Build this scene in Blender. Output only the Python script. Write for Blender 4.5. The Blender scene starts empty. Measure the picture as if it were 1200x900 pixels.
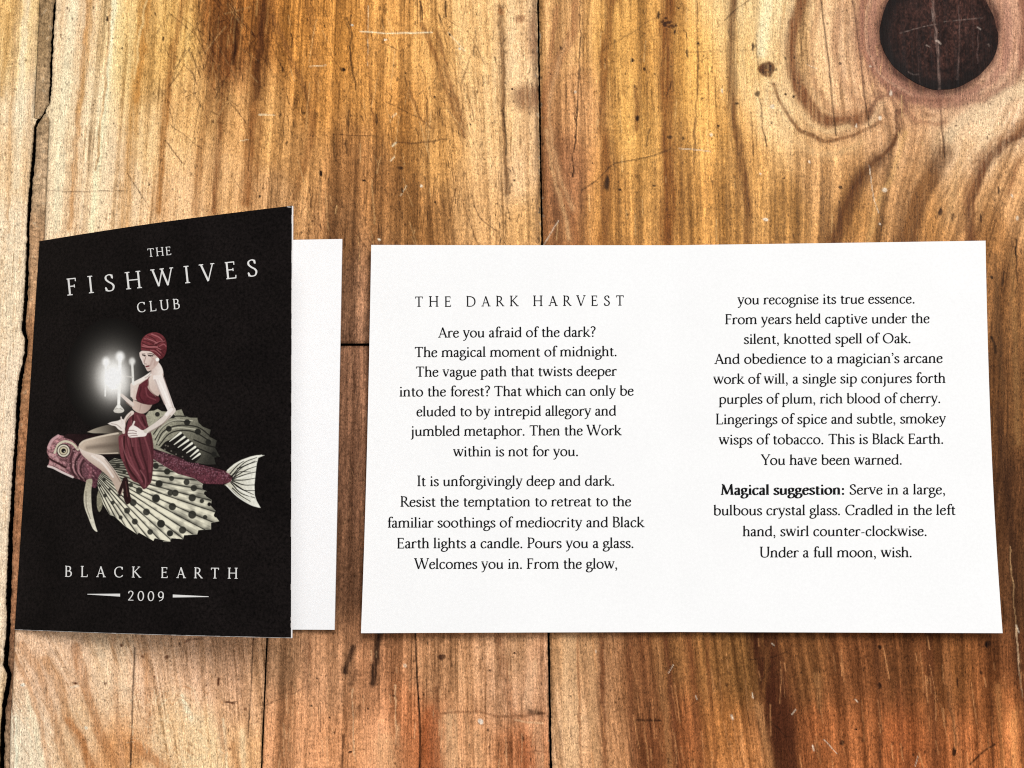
import bpy, math, random
import numpy as np
from mathutils import Vector, Matrix
from mathutils.geometry import delaunay_2d_cdt

# ------------------------------------------------------------------ camera, light, exposure
SC = bpy.context.scene
MM = 0.001
ROT = np.array([[0.9997020146437294, 0.0008879097640954246, -0.024394539010183312],
                [0.0018276451098280275, 0.9938108435569025, 0.11107054939123231],
                [0.024342178017199963, -0.11108203655392929, 0.9935130796946814]])
CAM = np.array([-26.603064120694224, -14.10245345325368, 213.21281705198967])   # mm above the tabletop
FOC = 1300.0                                                                     # focal length in 1200-wide pixels
cd = bpy.data.cameras.new('camera')
cam = bpy.data.objects.new('camera', cd)
SC.collection.objects.link(cam)
m4 = Matrix(((ROT[0, 0], ROT[1, 0], ROT[2, 0]), (ROT[0, 1], ROT[1, 1], ROT[2, 1]), (ROT[0, 2], ROT[1, 2], ROT[2, 2]))).to_4x4()
m4.translation = Vector(CAM * MM)
cam.matrix_world = m4
cd.sensor_width = 36.0
cd.lens = 36.0 * FOC / 1200.0
cd.clip_start = 0.005
cd.clip_end = 50.0
SC.camera = cam

W = bpy.data.worlds.new('World')
SC.world = W
W.use_nodes = True
W.node_tree.nodes['Background'].inputs[0].default_value = (1.0, 0.99, 0.975, 1)
W.node_tree.nodes['Background'].inputs[1].default_value = 0.33

def area_lamp(name, loc, target, size, power, col):
    ld = bpy.data.lights.new(name, 'AREA')
    ld.shape = 'RECTANGLE'
    ld.size, ld.size_y = size
    ld.energy = power
    ld.color = col
    o = bpy.data.objects.new(name, ld)
    o.location = loc
    o.rotation_euler = (Vector(target) - Vector(loc)).to_track_quat('-Z', 'Y').to_euler()
    SC.collection.objects.link(o)
    return o
area_lamp('window_light', (0.22, 0.34, 0.86), (-0.02, 0, 0), (0.42, 0.36), 8.0, (1.0, 0.995, 0.985))
SC.view_settings.view_transform = 'Standard'
SC.view_settings.look = 'None'
SC.view_settings.exposure = 0.0
SC.view_settings.gamma = 1.0
SC.cycles.max_bounces = 6
SC.cycles.use_denoising = False          # keep the fine grain of wood and paper
SC.cycles.filter_width = 1.1

# ------------------------------------------------------------------ helpers
def lin(c):
    c = np.asarray(c, float) / 255.0
    return np.where(c <= 0.04045, c / 12.92, ((c + 0.055) / 1.055) ** 2.4)

def on_table(px, py, z=0.0):
    """Where the sight line through a measured photo point meets the plane at height z (mm)."""
    px = np.asarray(px, float); py = np.asarray(py, float)
    d = np.stack([(px - 600) / FOC, -(py - 450) / FOC, -np.ones_like(px)], -1) @ ROT
    s = (z - CAM[2]) / d[..., 2]
    return CAM + s[..., None] * d

def project(P):
    c = (P - CAM) @ ROT.T
    return np.stack([600 + FOC * c[..., 0] / -c[..., 2], 450 - FOC * c[..., 1] / -c[..., 2]], -1)

def _hash(ix, iy, seed):
    h = (ix.astype(np.int64) * 374761393 + iy.astype(np.int64) * 668265263 + seed * 974634777) & 0xFFFFFFFF
    h = ((h ^ (h >> 13)) * 1274126177) & 0xFFFFFFFF
    h = ((h ^ (h >> 16)) * 2246822519) & 0xFFFFFFFF
    return ((h ^ (h >> 15)) & 0xFFFFFF) / float(0xFFFFFF)

def noise(x, y, seed=0):
    x0 = np.floor(x); y0 = np.floor(y)
    fx = x - x0; fy = y - y0
    fx = fx * fx * (3 - 2 * fx); fy = fy * fy * (3 - 2 * fy)
    a = _hash(x0, y0, seed); b = _hash(x0 + 1, y0, seed); c = _hash(x0, y0 + 1, seed); d = _hash(x0 + 1, y0 + 1, seed)
    return (a + (b - a) * fx) * (1 - fy) + (c + (d - c) * fx) * fy

def fbm(x, y, seed=0, n=4):
    s = 0; a = 0.5; t = 0
    for k in range(n):
        s = s + a * noise(x * 2 ** k + 17.3 * k, y * 2 ** k + 5.1 * k, seed + k); t += a; a *= 0.55
    return s / t

def seg_dist(X, Y, pts):
    """distance to a polyline and the fraction of its length there"""
    best = np.full(X.shape, 1e9); par = np.zeros(X.shape)
    n = len(pts) - 1
    for i in range(n):
        ax, ay = pts[i]; bx, by = pts[i + 1]
        dx, dy = bx - ax, by - ay
        L = dx * dx + dy * dy + 1e-9
        t = np.clip(((X - ax) * dx + (Y - ay) * dy) / L, 0, 1)
        d = np.hypot(X - ax - t * dx, Y - ay - t * dy)
        m = d < best
        best[m] = d[m]; par[m] = (i + t[m]) / n
    return best, par

def catmull(pts, n=6):
    P = [np.array(p, float) for p in pts]
    if len(P) < 3:
        return [tuple(p) for p in P]
    Q = [2 * P[0] - P[1]] + P + [2 * P[-1] - P[-2]]
    out = []
    for i in range(1, len(Q) - 2):
        p0, p1, p2, p3 = Q[i - 1], Q[i], Q[i + 1], Q[i + 2]
        for k in range(n):
            t = k / n
            out.append(tuple(0.5 * (2 * p1 + (p2 - p0) * t + (2 * p0 - 5 * p1 + 4 * p2 - p3) * t * t + (3 * p1 - p0 - 3 * p2 + p3) * t ** 3)))
    out.append(tuple(P[-1]))
    return out

def mesh_from(name, V, F, mats, parent=None, smooth=False, col=None, midx=None):
    me = bpy.data.meshes.new(name)
    V = np.asarray(V, np.float32); F = np.asarray(F, np.int32)
    k = F.shape[1]
    me.vertices.add(len(V)); me.vertices.foreach_set('co', (V * MM).astype(np.float32).ravel())
    me.loops.add(F.size); me.loops.foreach_set('vertex_index', F.ravel())
    me.polygons.add(len(F))
    me.polygons.foreach_set('loop_start', np.arange(0, F.size, k, dtype=np.int32))
    me.polygons.foreach_set('loop_total', np.full(len(F), k, np.int32))
    for m in mats: me.materials.append(m)
    if midx is not None: me.polygons.foreach_set('material_index', np.asarray(midx, np.int32))
    me.polygons.foreach_set('use_smooth', np.full(len(F), bool(smooth)))
    me.update(calc_edges=True)
    if col is not None:
        a = me.color_attributes.new('Col', 'FLOAT_COLOR', 'POINT')
        c = np.ones((len(V), 4), np.float32); c[:, :3] = col
        a.data.foreach_set('color', c.ravel())
    me.validate()
    o = bpy.data.objects.new(name, me)
    SC.collection.objects.link(o)
    if parent: o.parent = parent
    return o

def thing(name, label, cat):
    o = bpy.data.objects.new(name, None)
    SC.collection.objects.link(o)
    o['label'] = label; o['category'] = cat
    return o

# ------------------------------------------------------------------ materials
def new_mat(name):
    m = bpy.data.materials.new(name); m.use_nodes = True
    nt = m.node_tree
    return m, nt, nt.nodes['Principled BSDF']

def nd(nt, t, **kw):
    n = nt.nodes.new(t)
    for k, v in kw.items(): setattr(n, k, v)
    return n

def noise_node(nt, scale, detail=3.0, rough=0.6, stretch=(1, 1, 1)):
    tc = nd(nt, 'ShaderNodeTexCoord'); mp = nd(nt, 'ShaderNodeMapping'); no = nd(nt, 'ShaderNodeTexNoise')
    mp.inputs['Scale'].default_value = stretch
    no.inputs['Scale'].default_value = scale; no.inputs['Detail'].default_value = detail; no.inputs['Roughness'].default_value = rough
    nt.links.new(tc.outputs['Object'], mp.inputs[0]); nt.links.new(mp.outputs[0], no.inputs['Vector'])
    return no.outputs['Fac']

def maprange(nt, src, a, b, c, d):
    n = nd(nt, 'ShaderNodeMapRange'); nt.links.new(src, n.inputs[0])
    for i, v in enumerate((a, b, c, d)): n.inputs[1 + i].default_value = v
    return n.outputs[0]

def mul(nt, a, b):
    n = nd(nt, 'ShaderNodeMath', operation='MULTIPLY'); nt.links.new(a, n.inputs[0]); nt.links.new(b, n.inputs[1]); return n.outputs[0]

def wood_material():
    m, nt, b = new_mat('varnished_pine')
    at = nd(nt, 'ShaderNodeAttribute', attribute_name='Col')
    fib = noise_node(nt, 1.0, 4, 0.65, (4200, 420, 1))          # fine fibres along the boards
    fib2 = noise_node(nt, 1.0, 3, 0.6, (1500, 60, 1))
    grit = noise_node(nt, 1.0, 2, 0.8, (5200, 2300, 1))
    pits = noise_node(nt, 1.0, 2, 0.6, (3600, 1500, 1))          # open pores
    blot = noise_node(nt, 900, 3, 0.7)
    f = mul(nt, mul(nt, maprange(nt, fib, 0.25, 0.75, 0.62, 1.38), maprange(nt, fib2, 0.25, 0.75, 0.84, 1.16)),
            maprange(nt, grit, 0.25, 0.75, 0.42, 1.58))
    f = mul(nt, mul(nt, f, maprange(nt, pits, 0.30, 0.42, 0.45, 1.0)), maprange(nt, blot, 0.3, 0.7, 0.84, 1.18))
    vm = nd(nt, 'ShaderNodeVectorMath', operation='SCALE')
    nt.links.new(at.outputs['Color'], vm.inputs[0]); nt.links.new(f, vm.inputs['Scale'])
    nt.links.new(vm.outputs[0], b.inputs['Base Color'])
    nt.links.new(maprange(nt, fib2, 0.3, 0.7, 0.36, 0.52), b.inputs['Roughness'])
    b.inputs['Specular IOR Level'].default_value = 0.04
    bp = nd(nt, 'ShaderNodeBump'); bp.inputs['Strength'].default_value = 0.35; bp.inputs['Distance'].default_value = 0.00012
    nt.links.new(fib, bp.inputs['Height']); nt.links.new(bp.outputs[0], b.inputs['Normal'])
    return m

def paper_material(name, rgb, rough, var=0.03, bump=0.15, grain=2200, spec=0.3):
    m, nt, b = new_mat(name)
    b.inputs['Specular IOR Level'].default_value = spec
    n1 = noise_node(nt, grain, 4, 0.7); n2 = noise_node(nt, 90, 3, 0.5)
    f = mul(nt, maprange(nt, n1, 0.3, 0.7, 1 - var, 1 + var), maprange(nt, n2, 0.3, 0.7, 1 - var * 0.35, 1 + var * 0.35))
    rg = nd(nt, 'ShaderNodeRGB'); rg.outputs[0].default_value = (*rgb, 1)
    vm = nd(nt, 'ShaderNodeVectorMath', operation='SCALE')
    nt.links.new(rg.outputs[0], vm.inputs[0]); nt.links.new(f, vm.inputs['Scale'])
    nt.links.new(vm.outputs[0], b.inputs['Base Color'])
    b.inputs['Roughness'].default_value = rough
    bp = nd(nt, 'ShaderNodeBump'); bp.inputs['Strength'].default_value = bump; bp.inputs['Distance'].default_value = 0.00006
    nt.links.new(n1, bp.inputs['Height']); nt.links.new(bp.outputs[0], b.inputs['Normal'])
    return m

def print_material():
    m, nt, b = new_mat('printed_colours')
    at = nd(nt, 'ShaderNodeAttribute', attribute_name='Col')
    n1 = noise_node(nt, 2600, 3, 0.7)
    vm = nd(nt, 'ShaderNodeVectorMath', operation='SCALE')
    nt.links.new(at.outputs['Color'], vm.inputs[0]); nt.links.new(maprange(nt, n1, 0.3, 0.7, 0.93, 1.07), vm.inputs['Scale'])
    nt.links.new(vm.outputs[0], b.inputs['Base Color'])
    b.inputs['Roughness'].default_value = 0.5
    b.inputs['Specular IOR Level'].default_value = 0.06
    return m

BLACK = (0.0068, 0.0050, 0.0048)
WOOD = wood_material()
PAPER = paper_material('white_card_stock', (0.88, 0.88, 0.88), 0.75, 0.03)
PAPER_IN = paper_material('white_inner_page', (0.89, 0.895, 0.905), 0.75, 0.02)
COVER = paper_material('black_printed_cover', BLACK, 0.5, 0.8, 0.5, 2000, 0.06)
INK = paper_material('black_ink', (0.007, 0.007, 0.008), 0.7, 0.1, spec=0.05)
WINK = paper_material('white_reversed_print', (0.80, 0.79, 0.77), 0.6, 0.04)
WORN = paper_material('rubbed_paper', (0.42, 0.39, 0.37), 0.7, 0.2)
GREY_INK = paper_material('soft_black_ink', (0.012, 0.012, 0.013), 0.7, 0.1, spec=0.05)
PRINT = print_material()
DARK = paper_material('dark_gap_dirt', (0.008, 0.006, 0.005), 0.9, 0.3)

# ------------------------------------------------------------------ the tabletop
def zz(x0, y0, s):
    return lambda *p: [(x0 + a / s, y0 + b / s) for a, b in p]
Za = zz(0, 0, 3.216); Zb = zz(300, 0, 3.103); Zc = zz(620, 0, 3.103); Zk = zz(880, 0, 3.103)
Zd = zz(300, 730, 3.333); Ze = zz(620, 730, 3.75); Zf = zz(900, 730, 4.0); Zg = zz(0, 730, 3.75); Zh = zz(0, 230, 3.333)

def polyfun(pts):
    p = sorted(pts, key=lambda q: q[1])
    ys = np.array([q[1] for q in p]); xs = np.array([q[0] for q in p])
    def f(y):
        y = np.asarray(y, float)
        r = np.interp(y, ys, xs)
        r = np.where(y < ys[0], xs[0] + (y - ys[0]) * -0.06, r)
        return np.where(y > ys[-1], xs[-1] + (y - ys[-1]) * -0.055, r)
    return f

crack_pts = Za((203, 0), (195, 120), (187, 300), (182, 385), (160, 425), (139, 452), (130, 475), (124, 560), (112, 700), (101, 850)) + \
    Zh((105, 200), (96, 400), (91, 480), (88, 520), (99, 560), (96, 610), (78, 700), (68, 780), (63, 880)) + \
    [(14.5, 560), (11.4, 620), (9.2, 675), (8.2, 725), (8.8, 733), (6.4, 757), (5.3, 780), (9.3, 790), (8.6, 800), (5.6, 815), (3.2, 829), (1.5, 860), (0.5, 900)]
crack = polyfun(crack_pts)
def jag(y): return 1.1 * (noise(y / 7.0, y * 0 + 3.1, 5) - 0.5) + 0.9 * (noise(y / 2.4, y * 0 + 9.1, 6) - 0.5)
def cw(y):  # width of the open crack
    return 2.9 + 1.5 * (noise(y / 30.0, y * 0, 11) - 0.5) + 1.6 * np.clip((y - 560) / 100, 0, 1)
stripL0 = polyfun(Za((147, 0), (138, 200), (126, 440)))
stripR0 = polyfun(Za((206, 0), (184, 420), (165, 890)) + [(44, 340), (34, 480), (24.5, 620), (16.2, 745), (14.5, 790), (11.5, 840), (10, 900)])
def crackL(y): return crack(y) - cw(y) / 2 + jag(y)
def crackR(y): return crack(y) + cw(y) / 2 + jag(y + 77)
YS = 138.0
def A_right(y): return np.where(y < YS, np.minimum(stripL0(y) - 0.25, crackL(y)), crackL(y))
def B_left(y):
    t = np.clip((y - 128) / 12, 0, 1)
    return crackR(y) * (1 - t) + np.maximum(stripR0(y) + 0.2, crackR(y)) * t
def seam(y): return 630.4 + 0.0172 * np.asarray(y, float)
def seam2(y): return 327.0 - 0.0423 * (np.asarray(y, float) - 403)
YB = 403.5

TOPPTS = {
 'A': [((20, 50), (226, 196, 140)), ((5, 20), (214, 172, 108)), ((35, 120), (236, 212, 172)), ((10, 300), (234, 210, 172)), ((10, 180), (222, 190, 145)), ((6, 500), (236, 212, 178)), ((4, 700), (238, 215, 180)), ((2, 880), (225, 195, 150))],
 'F': [((50, 40), (150, 125, 92)), ((50, 100), (165, 140, 108)), ((46, 200), (176, 150, 118)), ((40, 300), (172, 138, 104)), ((25, 420), (160, 118, 84)), ((20, 550), (165, 118, 84)), ((14, 700), (160, 115, 84)), ((8, 800), (130, 98, 74)), ((5, 880), (150, 125, 100))],
 'Bt': [((75, 30), (232, 203, 160)), ((90, 120), (240, 216, 172)), ((110, 200), (236, 208, 165)), ((80, 260), (228, 200, 160)), ((150, 60), (238, 206, 140)), ((140, 230), (232, 203, 160)), ((170, 60), (214, 168, 98)), ((185, 160), (230, 194, 138)), ((205, 40), (222, 178, 104)), ((220, 130), (204, 158, 98)),
        ((200, 240), (216, 176, 128)), ((250, 20), (150, 96, 48)), ((262, 75), (138, 84, 44)), ((270, 140), (196, 148, 92)), ((250, 200), (206, 162, 110)), ((300, 30), (160, 104, 50)), ((312, 150), (206, 156, 94)), ((320, 230), (196, 152, 104)), ((350, 40), (184, 126, 60)), ((370, 100), (188, 132, 68)), ((350, 180), (186, 138, 84)),
        ((400, 60), (190, 132, 64)), ((430, 100), (196, 140, 74)), ((460, 40), (206, 150, 82)), ((480, 130), (190, 134, 70)), ((410, 190), (172, 122, 74)), ((450, 220), (160, 112, 66)), ((510, 60), (212, 160, 92)), ((520, 160), (196, 146, 84)), ((560, 50), (228, 184, 122)), ((570, 150), (218, 176, 120)), ((600, 60), (228, 190, 140)), ((605, 190), (212, 172, 124)), ((560, 250), (196, 152, 100)), ((610, 260), (190, 146, 92)),
        ((500, 260), (160, 114, 66)), ((400, 260), (160, 116, 76)), ((415, 340), (146, 108, 80)), ((415, 395), (140, 104, 80)), ((200, 340), (210, 170, 125)), ((550, 380), (175, 130, 85))],  # between the cards, part of the shade is put into the wood colour
 'C': [((655, 40), (206, 160, 104)), ((675, 120), (190, 140, 92)), ((665, 210), (168, 116, 78)), ((720, 60), (206, 156, 84)), ((740, 140), (206, 156, 84)), ((760, 60), (200, 148, 78)), ((710, 230), (178, 128, 68)), ((810, 90), (212, 160, 84)), ((840, 160), (208, 156, 84)), ((830, 240), (180, 130, 68)), ((880, 60), (232, 190, 122)), ((870, 200), (186, 138, 78)),
       ((900, 30), (240, 212, 156)), ((905, 125), (232, 196, 140)), ((930, 60), (222, 182, 124)), ((950, 110), (208, 168, 118)), ((980, 50), (210, 172, 128)), ((1000, 110), (202, 160, 116)), ((1030, 60), (196, 152, 112)), ((960, 200), (192, 146, 94)), ((920, 240), (168, 122, 66)), ((1000, 250), (170, 122, 68)), ((1060, 220), (186, 140, 92)), ((1050, 160), (204, 160, 116)),
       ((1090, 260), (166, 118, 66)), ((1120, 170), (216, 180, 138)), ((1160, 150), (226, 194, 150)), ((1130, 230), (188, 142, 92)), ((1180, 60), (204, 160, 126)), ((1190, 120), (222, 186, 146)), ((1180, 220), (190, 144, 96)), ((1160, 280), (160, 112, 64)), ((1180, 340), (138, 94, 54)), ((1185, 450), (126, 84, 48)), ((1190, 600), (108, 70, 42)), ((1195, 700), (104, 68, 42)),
       ((670, 770), (178, 134, 92)), ((675, 850), (216, 172, 128)), ((700, 800), (184, 136, 96)), ((715, 880), (196, 144, 100)), ((740, 800), (146, 98, 62)), ((755, 870), (140, 86, 52)), ((785, 780), (150, 104, 62)), ((800, 860), (152, 92, 54)), ((830, 790), (148, 102, 58)), ((850, 850), (176, 116, 64)), ((880, 880), (206, 140, 84)), ((870, 780), (140, 98, 54)),
       ((905, 850), (92, 46, 28)), ((950, 790), (136, 90, 52)), ((960, 860), (166, 100, 58)), ((1000, 800), (140, 88, 52)), ((1010, 870), (176, 108, 64)), ((1060, 790), (122, 76, 44)), ((1060, 870), (160, 92, 52)), ((1110, 800), (132, 84, 46)), ((1120, 880), (184, 112, 66)), ((1160, 820), (150, 92, 52)), ((1175, 880), (196, 122, 72)), ((1190, 780), (118, 72, 42))],
 'Bl': [((40, 770), (222, 186, 150)), ((30, 860), (240, 216, 180)), ((80, 780), (226, 192, 156)), ((90, 850), (228, 194, 150)), ((130, 790), (230, 198, 158)), ((140, 880), (206, 152, 100)), ((180, 790), (218, 180, 144)), ((200, 860), (232, 196, 148)), ((230, 790), (206, 166, 132)), ((235, 880), (236, 202, 152)), ((275, 790), (198, 156, 122)), ((285, 880), (214, 166, 116)), ((305, 800), (196, 152, 112)), ((100, 500), (215, 178, 140))],
 'Br': [((330, 770), (172, 132, 98)), ((340, 860), (196, 142, 100)), ((380, 800), (178, 132, 96)), ((395, 880), (200, 142, 98)), ((430, 800), (162, 114, 80)), ((455, 870), (212, 152, 108)), ((480, 850), (184, 118, 76)), ((510, 790), (176, 130, 92)), ((508, 870), (172, 98, 56)), ((540, 800), (196, 148, 106)), ((550, 880), (204, 150, 106)), ((590, 800), (206, 160, 122)), ((610, 870), (190, 126, 84)), ((630, 800), (196, 148, 112)), ((600, 760), (186, 144, 106)), ((415, 450), (138, 100, 76)), ((415, 560), (124, 88, 66)), ((408, 680), (116, 82, 60))],  # last points, in the strip between the cards, have some shade painted in
}
rng = random.Random(4)

class Paint:
    """colours and heights of one board's surface, laid out in the board's own coordinates"""
    def __init__(s, X, Y, base):
        s.X, s.Y, s.C, s.Z = X, Y, base, np.zeros(X.shape)
        s.WX = X + 3.0 * (noise(X / 9, Y / 14, 41) - 0.5) + 1.2 * (noise(X / 2.2, Y / 5, 42) - 0.5)
        s.WY = Y + 4.0 * (noise(X / 11, Y / 12, 43) - 0.5)
        s.fib = noise(X / 1.7, Y / 34, 44)
        s.x0, s.x1, s.y0, s.y1 = X.min(), X.max(), Y.min(), Y.max()
    def box(s, pts, r):
        xs = [p[0] for p in pts]; ys = [p[1] for p in pts]
        if max(xs) + r < s.x0 or min(xs) - r > s.x1 or max(ys) + r < s.y0 or min(ys) - r > s.y1: return None
        yv = s.Y[:, 0]
        i = np.searchsorted(yv, [min(ys) - r, max(ys) + r])
        sub = s.X[i[0]:i[1]]
        if sub.size == 0: return None
        msk = ((sub > min(xs) - r) & (sub < max(xs) + r)).any(0)
        j = np.nonzero(msk)[0]
        if len(j) == 0: return None
        return slice(i[0], i[1]), slice(j[0], j[-1] + 1)
    def line(s, pts, w, col, alpha=1.0, soft=0.5, depth=0.0, w2=None, warp=1.0, fib=0.35, curve=True):
        pale = sum(col) > 560
        if pale and w < 4.2: w *= .66; alpha *= .85
        if w >= 4 and soft == .5:
            s.line(pts, w * 2.1, col, alpha * .42, 1.0, 0, None if w2 is None else w2 * 2.1, warp, fib, curve)
            if not pale: alpha *= .88
        if curve: pts = catmull(pts, 5)
        wm = max(w, w2 or w)
        sl = s.box(pts, wm * 2 + 6)
        if sl is None: return
        X = s.X[sl] + warp * (s.WX[sl] - s.X[sl]); Y = s.Y[sl] + warp * (s.WY[sl] - s.Y[sl])
        d, t = seg_dist(X, Y, pts)
        ww = w + ((w2 - w) * t if w2 is not None else 0)
        e = np.maximum(ww * soft, 0.6)
        a = np.clip((ww / 2 + e / 2 - d) / e, 0, 1)
        a = a * a * (3 - 2 * a) * alpha
        if fib: a = np.clip(a * (1 - fib + 2 * fib * s.fib[sl]), 0, 1)
        s.C[sl] = s.C[sl] * (1 - a[..., None]) + lin(col) * a[..., None]
        if depth: s.Z[sl] -= depth * np.clip((ww / 2 + .5 - d), 0, 1)
    def blob(s, p, rx, ry, col, alpha=1.0, soft=0.5, warp=1.0, fib=0.3, depth=0.0):
        sl = s.box([p], max(rx, ry) * 1.6 + 4)
        if sl is None: return
        X = s.X[sl] + warp * (s.WX[sl] - s.X[sl]); Y = s.Y[sl] + warp * (s.WY[sl] - s.Y[sl])
        d = np.hypot((X - p[0]) / rx, (Y - p[1]) / ry)
        a = np.clip((1 + soft / 2 - d) / soft, 0, 1); a = a * a * (3 - 2 * a) * alpha
        if fib: a = np.clip(a * (1 - fib + 2 * fib * s.fib[sl]), 0, 1)
        s.C[sl] = s.C[sl] * (1 - a[..., None]) + lin(col) * a[..., None]
        if depth: s.Z[sl] -= depth * np.clip(1.2 - d, 0, 1)

KN = (1100.0, 38.0)
def stream(key, X, Y):
    """grain coordinate: constant along a wood fibre"""
    if key == 'C':
        r = np.hypot((X - KN[0]) / 1.0, (Y - KN[1]) / 1.25)
        fade = np.exp(-np.clip(r - 66, 0, None) / 75.0)
        ring = 1100 + np.sign(X - KN[0]) * 0 - r * 1.0
        base = X - 0.02 * (Y - 200) + 10 * np.sin(Y / 130 + X / 90) * np.clip((X - 800) / 200, 0, 1)
        low = np.clip((Y - 560) / 120, 0, 1)
        base = base + low * 0.0
        base = base - low * 0.10 * (Y - 740)
        return base * (1 - fade) + ring * fade
    if key == 'Bt':
        sl = np.interp(X, [60, 320, 480, 632], [-0.075, -0.078, -0.01, 0.016])
        fan = np.clip((X - 480) / 60, 0, 1) * np.clip((600 - X) / 60, 0, 1)
        return X - sl * (Y - 150) - fan * 0.10 * (Y - 150)
    if key == 'Bl':
        k = np.clip((230 - X) / 150, 0, 1)
        return X - (0.10 + 0.34 * k) * (Y - 740) - 0.0009 * k * np.clip(Y - 740, 0, None) ** 2
    if key == 'Br':
        return X - (-0.03 + 0.05 * (X - 320) / 320) * (Y - 740)
    return X + 0.06 * Y

def board_colour(key, X, Y):
    pts = TOPPTS[key]
    num = np.zeros(X.shape + (3,)); den = np.zeros(X.shape)
    wx = X + 26 * (fbm(X / 60, Y / 160, 61, 3) - 0.5); wy = Y + 40 * (fbm(X / 50, Y / 90, 62, 3) - 0.5)
    for (px, py), c in pts:
        sx, sy = (20.0, 34.0)
        q = ((wx - px) / sx) ** 2 + ((wy - py) / sy) ** 2
        w = 1.0 / (1.0 + q) ** 2.2
        num += w[..., None] * lin(c); den += w
    base = num / den[..., None]
    u = stream(key, X, Y)
    seed = sum(map(ord, key))
    s1 = noise(u / 2.0, Y / 120, seed) - 0.5
    s2 = noise(u / 5.2, Y / 260, seed + 1) - 0.5
    s3 = noise(u / 14.0, Y / 500, seed + 2) - 0.5
    s4 = fbm(X / 45, Y / 60, seed + 3, 4) - 0.5
    uu = u + 9 * (fbm(u / 40, Y / 260, seed + 5, 2) - .5)
    late = np.clip((noise(uu / 11.0 + 3, Y / 420, seed + 4) - 0.62) * 3.2, 0, 1) * (0.45 + 0.9 * noise(uu / 30, Y / 120, seed + 6))
    k = {'A': 0.7, 'F': 0.3, 'Bt': 1.1, 'C': 1.05, 'Bl': 0.75, 'Br': 0.95}[key]
    L = np.exp(k * (0.42 * s1 + 0.55 * s2 + 0.38 * s3 + 0.34 * s4) - 0.38 * k * late)
    grit = noise(X / 1.5, Y / 1.8, seed + 7) - 0.5 + 0.6 * (noise(X / 3.2, Y / 3.6, seed + 8) - 0.5)
    L = L * np.exp(0.28 * grit)
    pores = np.clip(noise(u / 1.3, Y / 9, seed + 9) - 0.80, 0, 1) * 5
    L = L * (1 - 0.45 * pores)
    hair = np.clip(noise(u / 1.25 + 40, Y / 55, seed + 10) - 0.70, 0, 1) * 3.3 * np.clip(fbm(X / 50, Y / 90, seed + 11, 2) * 2.2 - .5, 0, 1)
    pale_fib = np.clip(noise(u / 1.3 + 80, Y / 45, seed + 12) - 0.74, 0, 1) * 3.8  # pale hair-thin streaks along the grain
    L = L * (1 - 0.62 * hair) * (1 + 0.30 * pale_fib)
    out = base * L[..., None]
    # darker wood is redder, paler wood is creamier
    sh = np.clip(1 - L, 0, 1)[..., None]
    out = out * (1 + sh * np.array([0.12, -0.04, -0.16]))
    g = out.mean(-1, keepdims=True); pv = 0.33
    out = out * (g / pv) ** 0.36
    pl = np.clip((g - .22) / .35, 0, 1)
    out = out * 1.24 * (np.array([1.03, 0.975, 0.92]) * (1 - pl) + np.array([1.0, 1.0, 1.06]) * pl)
    mx = out.max(-1, keepdims=True); lim = np.where(mx > 0.68, 0.68 + 0.24 * np.tanh((mx - 0.68) / 0.24), mx)
    out = out * lim / np.maximum(mx, 1e-4)
    if key == 'F':
        r = fbm(X / 5, Y / 3, 7, 3) - 0.5
        out = out * np.exp(0.9 * r)[..., None]
    return out

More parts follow.
